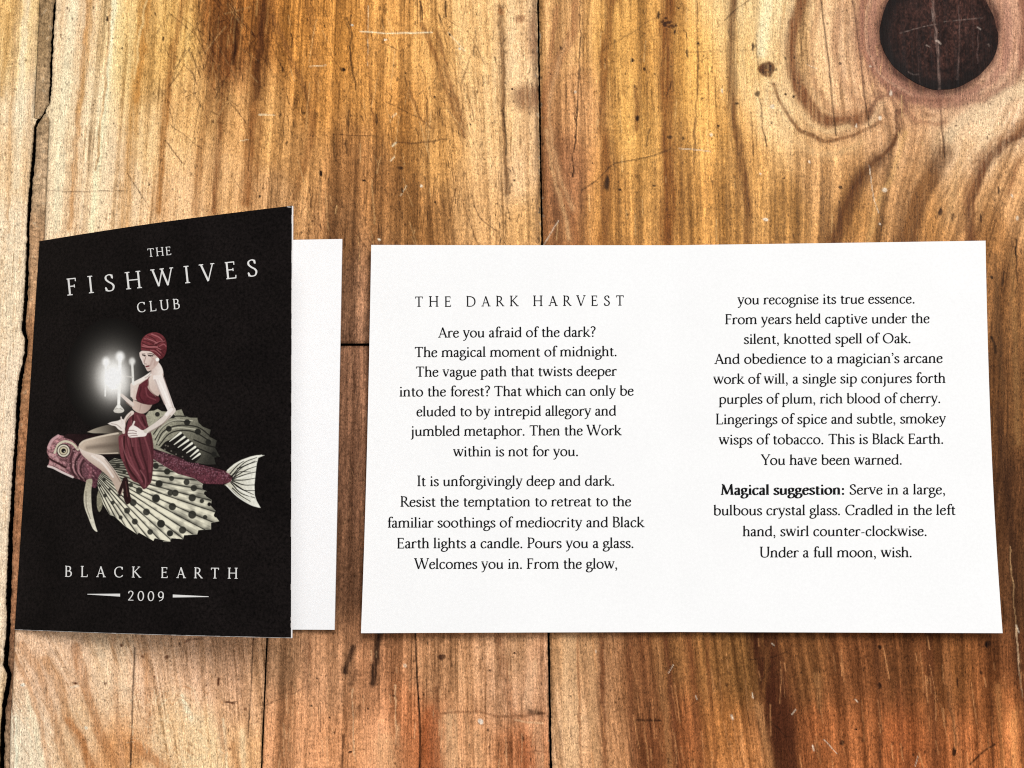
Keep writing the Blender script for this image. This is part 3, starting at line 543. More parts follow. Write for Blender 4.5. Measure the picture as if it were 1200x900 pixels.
    for i in range(n):      # little pores and pits
        x = rng.uniform(P.x0 if P.x0 > -20 else -20, min(P.x1, 1220)); y = rng.uniform(max(P.y0, -10), min(P.y1, 910))
        P.blob((x, y), rng.uniform(.6, 1.2), rng.uniform(.7, 2.2), (58, 34, 20), rng.uniform(.35, .75), .8)

def spaced(lo, hi, vlo, vhi, fine, coarse):
    """fine steps where the board is looked at closely, wider ones far away from the cards"""
    out = []
    if lo < vlo: out += list(np.linspace(lo, min(vlo, hi), max(2, int((min(vlo, hi) - lo) / coarse)), endpoint=False))
    a, b = max(lo, vlo), min(hi, vhi)
    if b > a: out += list(np.linspace(a, b, max(2, int((b - a) / fine) + 1), endpoint=hi <= vhi))
    if hi > vhi: out += list(np.linspace(max(vhi, lo), hi, max(2, int((hi - max(vhi, lo)) / coarse)), endpoint=True))
    return np.array(out)

def board(name, key, fl, fr, y0, y1, parent, sink=0.0, edge=(1, 1, 0, 0), fine=1.15):
    ys = spaced(y0, y1, -60, 960, fine, 16)
    ymid = np.clip((y0 + y1) / 2, 0, 900)
    wl, wr = float(fl(np.array(ymid))), float(fr(np.array(ymid)))
    xs = spaced(wl, wr, -60, 1260, fine, 16)
    S = (xs - wl) / (wr - wl)
    L = fl(ys)[:, None]; R = fr(ys)[:, None]
    X = L + (R - L) * S[None, :]; Y = np.repeat(ys[:, None], len(xs), 1)
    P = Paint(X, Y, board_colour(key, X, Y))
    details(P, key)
    Z = P.Z - sink
    for flag, d in zip(edge, (X - L, R - X, Y - y0, y1 - Y)):
        if flag:
            Z = Z - 0.35 * np.exp(-np.clip(d, 0, None) / 1.6)
            P.C *= (1 - 0.55 * np.exp(-np.clip(d, 0, None) / 1.5) * (0.6 + 0.8 * P.fib))[..., None]   # dirt worn into the arris
    Z = Z + 0.05 * (fbm(X / 30, Y / 120, 90, 3) - 0.5) - 0.03
    V = on_table(X, Y); V[..., 2] = Z
    ny, nx = X.shape
    idx = np.arange(ny * nx).reshape(ny, nx)
    F = np.stack([idx[:-1, :-1], idx[1:, :-1], idx[1:, 1:], idx[:-1, 1:]], -1).reshape(-1, 4)
    V = V.reshape(-1, 3); C = P.C.reshape(-1, 3)
    ring = np.concatenate([idx[:, 0], idx[-1, 1:], idx[-2::-1, -1], idx[0, -2:0:-1]])       # sides of the board
    low = V[ring].copy(); low[:, 2] = -4.0
    b0 = len(V); n = len(ring)
    j = np.arange(n); k = (j + 1) % n
    F2 = np.stack([ring[j], b0 + j, b0 + k, ring[k]], -1)[:, ::-1]
    V = np.concatenate([V, low]); C = np.concatenate([np.clip(C, 0.003, 0.9), C[ring] * 0 + np.array([0.03, 0.018, 0.01])])
    return mesh_from(name, V, np.concatenate([F, F2]), [WOOD], parent, True, C)

table = thing('tabletop', 'worn varnished pine tabletop of wide knotty boards lying under both cards', 'table')
EXT = 700
board('plank', 'A', lambda y: np.full_like(np.asarray(y, float), -EXT), A_right, -EXT, 900 + EXT, table, edge=(0, 1, 0, 0))
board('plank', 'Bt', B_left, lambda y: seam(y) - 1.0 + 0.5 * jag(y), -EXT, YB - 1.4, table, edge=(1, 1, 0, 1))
board('plank', 'Bl', B_left, lambda y: seam2(y) - 0.8 + 0.3 * jag(y), YB + 1.4, 900 + EXT, table, edge=(1, 1, 1, 0))
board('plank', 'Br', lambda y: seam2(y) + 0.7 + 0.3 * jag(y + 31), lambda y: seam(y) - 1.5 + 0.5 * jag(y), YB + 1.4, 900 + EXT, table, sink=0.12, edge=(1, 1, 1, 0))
pc = board('plank', 'C', lambda y: seam(y) + 1.0 + 0.5 * jag(y + 55), lambda y: np.full_like(np.asarray(y, float), 1200 + EXT), -EXT, 900 + EXT, table, edge=(1, 0, 0, 0))
board('filler_strip', 'F', lambda y: stripL0(y) + 0.2, lambda y: np.maximum(crackL(y), stripL0(y) + 0.8), -EXT, YS, table, sink=0.35, edge=(0, 1, 0, 0))
board('filler_strip', 'F', crackR, lambda y: np.maximum(stripR0(y), crackR(y) + 0.6), YS - 6, 900 + EXT, table, sink=0.35, edge=(1, 0, 0, 0))
q = on_table(np.array([-EXT, 1200 + EXT, 1200 + EXT, -EXT]), np.array([900 + EXT, 900 + EXT, -EXT, -EXT])); q[:, 2] = -3.2
q2 = q.copy(); q2[:, 2] = -9
mesh_from('underlay', np.concatenate([q, q2]), [[0, 1, 2, 3], [7, 6, 5, 4], [0, 4, 5, 1], [1, 5, 6, 2], [2, 6, 7, 3], [3, 7, 4, 0]], [DARK], table)

def build_knot():
    """the round black knot: a slightly domed disc let into the board"""
    n_r, n_a = 70, 260
    rr = np.linspace(0, 1, n_r)[:, None]; aa = np.linspace(0, 2 * np.pi, n_a, endpoint=False)[None, :]
    rim = 67.5 + 2.2 * np.sin(aa * 2 + 0.6) + 1.0 * np.sin(aa * 5) + 1.2 * (noise(aa * 6, aa * 0, 3) - .5)
    X = KN[0] + rr * rim * np.cos(aa); Y = KN[1] + rr * rim * np.sin(aa)
    C = np.zeros(X.shape + (3,)) + lin((44, 25, 20))
    C *= np.exp(2.0 * (fbm(X / 14, Y / 22, 71, 4) - .5) + 1.7 * (noise(X / 1.6, Y / 2.2, 72) - .5))[..., None]
    C *= (0.75 + 0.5 * np.clip((110 - Y) / 90, 0, 1))[..., None]
    C *= (1 - 0.35 * np.clip(np.sin(rr * 34 + 5 * fbm(X / 22, Y / 22, 78, 3)), 0, 1) * np.clip(rr * 1.4, 0, 1))[..., None]
    e = np.clip((rr - 0.55) / 0.40, 0, 1)[..., None] ** 1.5 * np.clip(.75 + .5 * np.sin(aa - .9), 0, 1)[..., None]
    C = C * (1 - e) + lin((20, 12, 10)) * e
    def ln(pts, w, c, al):
        d, t = seg_dist(X + 2.4 * (noise(X / 5, Y / 9, 74) - .5), Y, catmull(pts, 5))
        a = np.clip((w * .33 + .5 - d), 0, 1) * al * (0.05 + 1.15 * noise(X / 2.2, Y / 6, 75))
        a = np.clip(a, 0, 1)[..., None]
        C[:] = C * (1 - a) + lin(c) * a
    for p, w, c, a in [(Zk((660, 0), (668, 80), (675, 160), (680, 240), (685, 330)), 4, (150, 122, 110), .6), (Zk((755, 20), (758, 160), (750, 290)), 2.6, (120, 96, 88), .5), (Zk((540, 122), (620, 100), (680, 88)), 1.4, (150, 130, 120), .5), (Zk((700, 80), (840, 66)), 1.2, (150, 130, 120), .5), (Zk((822, 100), (836, 108)), 2, (190, 170, 158), .7), (Zk((828, 100), (822, 230)), 1.2, (120, 96, 90), .5),
                       (Zk((570, 262), (590, 272), (608, 270)), 1, (140, 120, 112), .6), (Zk((655, 30), (662, 78)), 2, (180, 156, 144), .6), (Zk((676, 150), (688, 160)), 4, (214, 190, 174), .7), (Zk((640, 165), (650, 172)), 1.6, (190, 168, 154), .6), (Zk((860, 160), (866, 170)), 1.4, (150, 130, 120), .6), (Zk((600, 0), (610, 300)), 2, (84, 60, 54), .4), (Zk((800, 10), (812, 200)), 2, (84, 60, 54), .4), (Zk((672, 20), (672, 50)), 2.4, (12, 8, 8), .9), (Zk((664, 95), (672, 130)), 2.4, (12, 8, 8), .8)]:
        ln(p, w, c, a)
    V = on_table(X, Y); V[..., 2] = 0.16 - 0.10 * rr ** 6 + 0.04 * (noise(X / 6, Y / 12, 77) - .5)
    idx = np.arange(n_r * n_a).reshape(n_r, n_a); nx = np.roll(idx, -1, 1)
    F = np.stack([idx[:-1], nx[:-1], nx[1:], idx[1:]], -1).reshape(-1, 4)[:, ::-1]
    k = mesh_from('knot', V.reshape(-1, 3), F[n_a:], [WOOD], pc, True, C.reshape(-1, 3))
    return k
build_knot()

# ------------------------------------------------------------------ lettering: an old-style roman drawn with a broad pen
def el(cx, cy, rx, ry, a0=0, a1=360, n=20):
    return ('p', [(cx + rx * math.cos(math.radians(a0 + (a1 - a0) * i / n)), cy + ry * math.sin(math.radians(a0 + (a1 - a0) * i / n))) for i in range(n + 1)], 1)
def st(*p, k=1): return ('p', list(p), k)
def cr(*p, k=1): return ('p', catmull(p, 5), k)
def sf(x, y, w): return ('s', x, y, w)
def dot(x, y, r=.052): return ('d', x, y, r)
def flag(x, y): return ('f', x, y)
BOWL = cr((.10, .33), (.17, .42), (.27, .445), (.39, .37), (.425, .23), (.37, .07), (.26, .012), (.16, .03), (.10, .09))
def arch(x): return cr((x, .32), (x + .08, .42), (x + .165, .445), (x + .25, .40), (x + .27, .30), (x + .27, .01))
G = {
 'a': ([cr((.075, .35), (.11, .42), (.18, .445), (.25, .42), (.275, .34), (.275, .10), (.30, .025), (.37, .035)), cr((.275, .265), (.17, .24), (.085, .19), (.07, .09), (.12, .02), (.20, .03), (.275, .11))], .39),
 'b': ([st((.10, .70), (.10, .03)), flag(.10, .71), BOWL], .49),
 'c': ([cr((.34, .355), (.31, .42), (.23, .445), (.12, .39), (.065, .26), (.08, .11), (.15, .03), (.23, .015), (.31, .05), (.36, .11))], .40),
 'd': ([st((.385, .70), (.385, .02)), st((.385, .02), (.46, .035), k=.7), flag(.385, .71), cr((.385, .37), (.31, .435), (.22, .44), (.11, .37), (.065, .22), (.10, .07), (.20, .015), (.30, .05), (.385, .13))], .49),
 'e': ([cr((.075, .255), (.20, .275), (.345, .285), k=.9), cr((.345, .285), (.325, .39), (.23, .445), (.12, .39), (.065, .26), (.08, .11), (.15, .03), (.23, .015), (.31, .05), (.365, .12))], .41),
 'f': ([cr((.33, .655), (.29, .70), (.22, .70), (.16, .63), (.145, .52), (.145, .02)), st((.04, .435), (.27, .435)), sf(.145, 0, .20), dot(.325, .655, .04)], .27),
 'g': ([el(.19, .315, .125, .125), cr((.12, .20), (.075, .13), (.12, .085), (.26, .07), (.365, .03), (.385, -.07), (.31, -.175), (.18, -.21), (.065, -.17), (.045, -.09), (.11, .0), (.19, .07)), st((.28, .40), (.40, .43))], .42),
 'h': ([st((.10, .70), (.10, .0)), flag(.10, .71), sf(.10, 0, .20), arch(.10), sf(.37, 0, .20)], .48),
 'i': ([st((.12, .43), (.12, .0)), flag(.12, .44), sf(.12, 0, .20), dot(.115, .61)], .24),
 'j': ([cr((.12, .43), (.12, .0), (.11, -.13), (.06, -.20), (-.01, -.21)), flag(.12, .44), dot(.115, .61)], .23),
 'k': ([st((.10, .70), (.10, .0)), flag(.10, .71), sf(.10, 0, .20), st((.36, .42), (.13, .20), k=.6), st((.19, .25), (.41, .01)), sf(.35, .425, .15), sf(.41, 0, .16)], .46),
 'l': ([st((.10, .70), (.10, .0)), flag(.10, .71), sf(.10, 0, .20)], .22),
 'm': ([st((.10, .43), (.10, .0)), flag(.10, .44), sf(.10, 0, .20), arch(.10), sf(.37, 0, .18), arch(.37), sf(.64, 0, .20)], .75),
 'n': ([st((.10, .43), (.10, .0)), flag(.10, .44), sf(.10, 0, .20), arch(.10), sf(.37, 0, .20)], .49),
 'o': ([el(.24, .23, .18, .215)], .48),
 'p': ([st((.10, .43), (.10, -.21)), flag(.10, .44), sf(.10, -.23, .20), BOWL], .49),
 'r': ([st((.10, .43), (.10, .0)), flag(.10, .44), sf(.10, 0, .21), cr((.10, .30), (.17, .41), (.24, .44), (.31, .415)), dot(.305, .405, .042)], .34),
 's': ([cr((.275, .36), (.25, .425), (.17, .445), (.085, .40), (.085, .32), (.17, .24), (.27, .17), (.28, .08), (.20, .018), (.12, .025), (.065, .06), (.055, .12))], .34),
 't': ([cr((.135, .56), (.135, .12), (.16, .035), (.22, .018), (.285, .05)), st((.04, .435), (.27, .435))], .30),
 'u': ([cr((.10, .43), (.10, .14), (.135, .04), (.21, .018), (.30, .06), (.375, .14)), st((.375, .43), (.375, .02)), st((.375, .02), (.45, .035), k=.7), flag(.10, .44), flag(.375, .44)], .49),
 'v': ([st((.075, .43), (.22, .02)), st((.365, .43), (.22, .02), k=.6), sf(.075, .43, .16), sf(.365, .43, .14)], .43),
 'w': ([st((.07, .43), (.205, .02)), st((.335, .43), (.205, .02), k=.6), st((.325, .43), (.46, .02)), st((.595, .43), (.46, .02), k=.6), sf(.07, .43, .15), sf(.33, .43, .16), sf(.595, .43, .13)], .65),
 'y': ([st((.075, .43), (.225, .03)), cr((.375, .43), (.22, .0), (.14, -.16), (.05, -.205), k=.65), sf(.075, .43, .16), sf(.375, .43, .14), dot(.05, -.195, .035)], .43),
 'A': ([st((.30, .69), (.085, .0), k=.55), st((.29, .68), (.525, .0)), st((.15, .24), (.42, .24)), sf(.085, 0, .17), sf(.53, 0, .20)], .60),
 'B': ([st((.11, .67), (.11, .0)), cr((.10, .665), (.26, .665), (.36, .60), (.36, .47), (.28, .38), (.12, .365)), cr((.12, .365), (.30, .36), (.42, .27), (.41, .11), (.30, .018), (.10, .015)), sf(.08, .655, .1), sf(.08, 0, .1)], .49),
 'C': ([cr((.555, .53), (.51, .63), (.40, .668), (.22, .63), (.095, .47), (.09, .25), (.19, .07), (.36, .012), (.50, .05), (.575, .14)), st((.56, .67), (.56, .50), k=.5)], .62),
 'D': ([st((.11, .67), (.11, .0)), cr((.10, .665), (.32, .66), (.50, .58), (.595, .40), (.57, .18), (.42, .04), (.25, .015), (.10, .015)), sf(.08, .655, .1), sf(.08, 0, .1)], .66),
 'E': ([st((.11, .67), (.11, .0)), st((.04, .665), (.405, .665)), st((.11, .36), (.34, .36)), st((.04, .015), (.42, .015)), st((.40, .68), (.395, .55), k=.5), st((.34, .42), (.34, .30), k=.5), st((.435, .13), (.42, .0), k=.5)], .48),
 'F': ([st((.11, .67), (.11, .0)), st((.04, .665), (.39, .665)), st((.11, .36), (.32, .36)), st((.385, .68), (.38, .55), k=.5), st((.32, .42), (.32, .30), k=.5), sf(.11, 0, .22)], .44),
 'H': ([st((.12, .67), (.12, .0)), st((.56, .67), (.56, .0)), st((.12, .36), (.56, .36)), sf(.12, 0, .2), sf(.56, 0, .2), sf(.12, .65, .2), sf(.56, .65, .2)], .68),
 'I': ([st((.13, .67), (.13, .0)), sf(.13, 0, .21), sf(.13, .65, .21)], .26),
 'K': ([st((.12, .67), (.12, .0)), st((.48, .66), (.14, .32), k=.6), st((.22, .38), (.54, .01)), sf(.12, 0, .2), sf(.12, .65, .2), sf(.47, .65, .17), sf(.55, 0, .17)], .59),
 'L': ([st((.12, .67), (.12, .0)), st((.04, .015), (.44, .015)), st((.455, .15), (.44, .0), k=.5), sf(.12, .65, .2)], .49),
 'M': ([st((.10, .01), (.165, .66), k=.6), st((.165, .67), (.40, .04)), st((.40, .04), (.645, .67), k=.6), st((.645, .67), (.70, .01)), sf(.10, 0, .18), sf(.70, 0, .2), sf(.13, .655, .12), sf(.67, .655, .12)], .80),
 'O': ([el(.36, .34, .29, .325)], .72),
 'P': ([st((.11, .67), (.11, .0)), cr((.10, .665), (.29, .66), (.395, .57), (.375, .40), (.25, .31), (.12, .31)), sf(.11, 0, .22), sf(.08, .655, .1)], .46),
 'R': ([st((.11, .67), (.11, .0)), cr((.10, .665), (.28, .66), (.375, .57), (.355, .42), (.25, .345), (.12, .345)), st((.23, .36), (.51, .01)), sf(.11, 0, .2), sf(.52, 0, .13), sf(.08, .655, .1)], .55),
 'S': ([cr((.355, .53), (.33, .63), (.23, .668), (.11, .61), (.10, .49), (.20, .38), (.33, .29), (.385, .18), (.33, .05), (.22, .014), (.11, .04), (.06, .15)), st((.36, .66), (.36, .50), k=.5), st((.06, .18), (.065, .02), k=.5)], .45),
 'T': ([st((.28, .67), (.28, .0)), st((.04, .665), (.525, .665)), st((.045, .68), (.05, .55), k=.5), st((.52, .68), (.515, .55), k=.5), sf(.28, 0, .22)], .56),
 'U': ([cr((.11, .67), (.11, .22), (.17, .06), (.31, .015), (.46, .06), (.53, .22), (.53, .67)), sf(.11, .65, .2), sf(.53, .65, .17)], .64),
 'V': ([st((.07, .67), (.30, .0)), st((.53, .67), (.30, .0), k=.6), sf(.07, .65, .19), sf(.53, .65, .17)], .59),
 'W': ([st((.06, .67), (.26, .0)), st((.455, .67), (.26, .0), k=.6), st((.43, .67), (.63, .0)), st((.83, .67), (.63, .0), k=.6), sf(.06, .65, .18), sf(.44, .65, .18), sf(.83, .65, .16)], .89),
 'Y': ([st((.06, .67), (.28, .31)), st((.49, .67), (.28, .31), k=.6), st((.28, .33), (.28, .0)), sf(.06, .65, .18), sf(.49, .65, .16), sf(.28, 0, .21)], .53),
 '2': ([cr((.07, .51), (.12, .63), (.24, .668), (.355, .59), (.36, .46), (.25, .25), (.07, .03)), st((.05, .035), (.42, .035), k=1.3)], .48),
 '0': ([el(.25, .34, .185, .325)], .50),
 '9': ([el(.24, .455, .165, .205), cr((.405, .46), (.40, .27), (.31, .10), (.13, .01))], .49),
 '.': ([dot(.10, .045, .058)], .22), ',': ([dot(.10, .045, .052), cr((.145, .04), (.13, -.06), (.07, -.13), k=.5)], .22),
 ':': ([dot(.12, .05, .058), dot(.12, .37, .058)], .25), '’': ([dot(.09, .65, .05), cr((.13, .64), (.12, .57), (.06, .50), k=.5)], .18),
 '?': ([cr((.06, .60), (.13, .685), (.23, .68), (.31, .59), (.28, .47), (.18, .36), (.17, .20)), dot(.17, .045, .055)], .36), '-': ([st((.05, .22), (.25, .23), k=1.2)], .30), ' ': ([], .235),
}
_cache = {}
def glyph(ch, T=.086, t=.036, ang=12):
    key = (ch, T, t, ang)
    if key in _cache: return _cache[key]
    V, F = [], []
    e1 = (math.cos(math.radians(ang)), math.sin(math.radians(ang))); e2 = (-e1[1], e1[0])
    def poly(pts):
        F.append(list(range(len(V), len(V) + len(pts)))); V.extend(pts)
    for it in G[ch][0]:
        if it[0] == 'p':
            pts, k = it[1], it[2]
            n = len(pts)
            Ls, Rs = [], []
            closed = math.dist(pts[0], pts[-1]) < 1e-6 and n > 3
            for i in range(n):
                a = pts[max(i - 1, 0)] if not closed else pts[(i - 1) % (n - 1)]
                b = pts[min(i + 1, n - 1)] if not closed else pts[(i + 1) % (n - 1)]
                dx, dy = b[0] - a[0], b[1] - a[1]; L = math.hypot(dx, dy) or 1
                nx, ny = -dy / L, dx / L
                kk = k if abs(dy) > abs(dx) * .3 or k > 1 else 1
                h = 0.5 * math.hypot(T * kk * (nx * e1[0] + ny * e1[1]), t * (nx * e2[0] + ny * e2[1]))
                Ls.append((pts[i][0] + nx * h, pts[i][1] + ny * h)); Rs.append((pts[i][0] - nx * h, pts[i][1] - ny * h))
            for i in range(n - 1): poly([Ls[i], Rs[i], Rs[i + 1], Ls[i + 1]])
        elif it[0] == 's':
            x, y, w = it[1:]; th = t * .95
            if y > .2: y = y + .012
            poly([(x - w / 2, y), (x + w / 2, y), (x + w / 2 - .01, y + th), (x - w / 2 + .01, y + th)])
        elif it[0] == 'f':
            x, y = it[1:]
            poly([(x - T * .5 - .055, y - .055), (x, y - .045), (x + T * .45, y + .012), (x - T * .2, y - .01)])
        elif it[0] == 'd':
            x, y, r = it[1:]; r *= (0.6 + 0.4 * T / .086)
            poly([(x + r * math.cos(a * math.pi / 5), y + r * math.sin(a * math.pi / 5)) for a in range(10)])
    polys = [np.array([V[i] for i in f]) for f in F]
    def inked(c):
        for p in polys:
            x0, y0 = p[:, 0], p[:, 1]; x1, y1 = np.roll(x0, -1), np.roll(y0, -1)
            hit = ((y0 <= c[1]) != (y1 <= c[1]))
            if hit.any() and (hit & (c[0] < (x1 - x0) * (c[1] - y0) / np.where(y1 == y0, 1e-12, y1 - y0) + x0)).sum() % 2: return True
        return False
    if not V:
        res = (np.zeros((0, 2)), np.zeros((0, 3), int))
    else:
        o = delaunay_2d_cdt([Vector(v) for v in V], [], F, 0, 1e-5)
        res = (np.array([tuple(v) for v in o[0]]), np.array([f for f in o[2] if inked((o[0][f[0]] + o[0][f[1]] + o[0][f[2]]) / 3)], int))
    _cache[key] = res
    return res

def set_line(text, x0, x1, yl, yr, cap, track=False, bold_to=0, weight=(.104, .060)):
    """one line of type between measured ends: returns points in photo coordinates and triangles"""
    em = cap / .68
    def wt(i): return (weight[0] * 1.5, weight[1] * 1.15) if i < bold_to else weight
    adv = [G[c][1] * (1.04 if i < bold_to else 1) for i, c in enumerate(text)]
    nat = sum(adv) * em - em * .10
    hs, tr = 1.0, 0.0
    if track: tr = (x1 - x0 - nat) / (len(text) - 1)
    else: hs = (x1 - x0) / nat
    sl = (yr - yl) / (x1 - x0)
    VV, FF = [], []; n = 0
    x = x0 - em * .05 * hs
    for i, c in enumerate(text):
        v, f = glyph(c, *wt(i))
        if len(v):
            gx = x + v[:, 0] * em * hs; gy = v[:, 1] * em
            VV.append(np.stack([gx + gy * sl, yl + (gx - x0) * sl - gy], 1)); FF.append(f + n); n += len(v)
        x += adv[i] * em * hs + tr
    return np.concatenate(VV), np.concatenate(FF)

def join(parts):
    V, F = [], []; n = 0
    for v, f in parts:
        V.append(v); F.append(f + n); n += len(v)
    return np.concatenate(V), np.concatenate(F)

# ------------------------------------------------------------------ the loose text card
def card_bow(a, b):
    """height of the card's underside: it was folded once, so both halves lift off the wood towards their edges"""
    h = np.abs(a - .5) * 2
    return 0.05 + 1.9 * h ** 1.25 + 2.2 * np.clip((b - .45) / .55, 0, 1) ** 2 + 0.7 * np.clip((.4 - b) / .4, 0, 1) ** 2 - 0.10 * np.exp(-(h / .06) ** 2) + 0.05
TH_CARD = 0.42
_ca, _cb = np.array([0, 1, 1, 0.]), np.array([0, 0, 1, 1.])
CC = on_table(np.array([435, 1155, 1175, 423.]), np.array([287, 282, 742, 742.]), card_bow(_ca, _cb) + TH_CARD)     # corners TL TR BR BL
def bil(c, a, b): return (c[0] * (1 - a)[..., None] + c[1] * a[..., None]) * (1 - b)[..., None] + (c[3] * (1 - a)[..., None] + c[2] * a[..., None]) * b[..., None]
def card_pt(a, b, off=0.0):
    P = bil(CC, a, b); P[..., 2] = card_bow(a, b) + TH_CARD + off
    return P
def invert(fun, px, py):
    """surface coordinates whose projection is the measured point (Newton steps)"""
    a = np.full(px.shape, .5); b = np.full(px.shape, .5)
    for i in range(9):
        p = project(fun(a, b)); ha = project(fun(a + 1e-4, b)); hb = project(fun(a, b + 1e-4))
        J = np.stack([(ha - p) / 1e-4, (hb - p) / 1e-4], -1)
        r = np.stack([px, py], -1) - p
        det = J[..., 0, 0] * J[..., 1, 1] - J[..., 0, 1] * J[..., 1, 0]
        a = a + (r[..., 0] * J[..., 1, 1] - r[..., 1] * J[..., 0, 1]) / det
        b = b + (r[..., 1] * J[..., 0, 0] - r[..., 0] * J[..., 1, 0]) / det
    return a, b

def sheet(name, fun, thick, na, nb, mats, parent, side=0, under=0, corner=0.012):
    """a sheet of card with real thickness"""
    a, b = np.meshgrid(np.linspace(0, 1, na), np.linspace(0, 1, nb))
    top = fun(a, b)
    du = fun(a + 1e-3, b) - top; dv = fun(a, b + 1e-3) - top
    nrm = np.cross(dv, du); nrm /= np.linalg.norm(nrm, axis=-1, keepdims=True)
    nrm *= np.sign(nrm[..., 2:3])
    bot = top - nrm * thick
    idx = np.arange(na * nb).reshape(nb, na); N = na * nb
    Ft = np.stack([idx[:-1, :-1], idx[1:, :-1], idx[1:, 1:], idx[:-1, 1:]], -1).reshape(-1, 4)
    Fb = Ft[:, ::-1] + N
    ring = np.concatenate([idx[:, 0], idx[-1, 1:], idx[-2::-1, -1], idx[0, -2:0:-1]])
    k = np.roll(ring, -1)
    Fs = np.stack([ring, ring + N, k + N, k], -1)[:, ::-1]
    V = np.concatenate([top.reshape(-1, 3), bot.reshape(-1, 3)])
    midx = np.concatenate([np.zeros(len(Ft)), np.full(len(Fb), under), np.full(len(Fs), side)])
    Fs = Fs[:, ::-1]
    return mesh_from(name, V, np.concatenate([Ft, Fb, Fs]), mats, parent, False, None, midx)

card = thing('text_card', 'wide white unfolded card printed with two columns of black text', 'card')
sheet('card_sheet', lambda a, b: card_pt(a, b), TH_CARD, 90, 60, [PAPER], card)

def card_text(name, lines, cap, **kw):
    mat = kw.pop('mat', INK)
    out = []
    for ln in lines:
        t, x0, x1, y = ln[:4]
        s = -5 / 720 * (742 - y) / 455
        bold = ln[4] if len(ln) > 4 else 0
        out.append(set_line(t, x0, x1, y, y + s * (x1 - x0), cap * (1 + (y - 500) * 9e-5), bold_to=bold, **kw))
    v, f = join(out)
    a, b = invert(lambda a, b: card_pt(a, b), v[:, 0], v[:, 1])
    return mesh_from(name, card_pt(a, b, 0.012), f[:, ::-1], [mat], card)
card_text('heading_text', [('THE DARK HARVEST', 487, 730.5, 359.6)], 12.0, track=True, weight=(.096, .060), mat=GREY_INK)
card_text('paragraph_text', [('Are you afraid of the dark?', 514.2, 697.2, 395.7), ('The magical moment of midnight.', 486.7, 722.7, 418.6), ('The vague path that twists deeper', 488, 721.9, 441.6), ('into the forest? That which can only be', 468.7, 742, 464.8), ('eluded to by intrepid allegory and', 488.7, 721.5, 488), ('jumbled metaphor. Then the Work', 482.5, 727.3, 511), ('within is not for you.', 532, 677.5, 535)], 11.9)
card_text('paragraph_text', [('It is unforgivingly deep and dark.', 489.5, 720, 569.8), ('Resist the temptation to retreat to the', 470, 739, 593.9), ('familiar soothings of mediocrity and Black', 454.6, 754, 618.4), ('Earth lights a candle. Pours you a glass.', 466, 742.5, 642.6), ('Welcomes you in. From the glow,', 486.7, 723.3, 666.8)], 11.9)
card_text('paragraph_text', [('you recognise its true essence.', 865.2, 1071.9, 356.9), ('From years held captive under the', 850.5, 1088.7, 380.1), ('silent, knotted spell of Oak.', 872.4, 1067.2, 403.2), ('And obedience to a magician’s arcane', 838, 1104, 426.6), ('work of will, a single sip conjures forth', 836.8, 1107.3, 450), ('purples of plum, rich blood of cherry.', 843.2, 1102, 473.4), ('Lingerings of spice and subtle, smokey', 839.4, 1107.5, 497.2), ('wisps of tobacco. This is Black Earth.', 843.2, 1105.5, 521), ('You have been warned.', 893, 1056.9, 545)], 11.9)
card_text('paragraph_text', [('Magical suggestion: Serve in a large,', 845.3, 1107.5, 580, 19), ('bulbous crystal glass. Cradled in the left', 836.8, 1118.9, 604), ('hand, swirl counter-clockwise.', 871.1, 1086, 628.5), ('Under a full moon, wish.', 891, 1068.5, 653.3)], 11.9)

# ------------------------------------------------------------------ the folded booklet with the black cover
folder = thing('folded_card', 'small folded card with black illustrated cover standing slightly open over white inside page', 'booklet')
TH = 0.46
FT = on_table(np.array(47.), np.array(283.), 0.5); FB = on_table(np.array(18.), np.array(738.), 0.5)
BT = on_table(np.array(401.), np.array(280.), 1.72); BB = on_table(np.array(392.), np.array(738.), 2.1)
BC = np.array([FT, BT, BB, FB]); BC[:, 2] = 0.42
def back_pt(a, b):
    P = bil(BC, a, b); P[..., 2] = 0.42 + 1.3 * np.clip((a - .35) / .65, 0, 1) ** 2 + 0.4 * a * np.clip((b - .5) / .5, 0, 1) ** 2 - 0.02 * np.clip((.02 - a) / .02, 0, 1)
    return P
sheet('back_page', back_pt, TH, 60, 40, [PAPER_IN, COVER], folder, 0, 1)
CT = on_table(np.array(342.), np.array(241.), 22.9); CB = on_table(np.array(341.), np.array(748.), 20.7)
COV = np.array([FT, CT, CB, FB]); COV[0, 2] = COV[3, 2] = 0.80
def cover_pt(a, b, off=0.0):
    P = bil(COV, a, b)
    P[..., 2] = P[..., 2] + 1.1 * np.sin(np.pi * np.clip(a, 0, 1)) + off
    P[..., 0] = P[..., 0] - off * 0.33
    return P
def cover_edge(a, b):
    """the cover with its corners worn slightly round at the open side"""
    return cover_pt(a, b)
sheet('front_cover', cover_edge, TH, 70, 50, [COVER, PAPER_IN], folder, 1, 1)

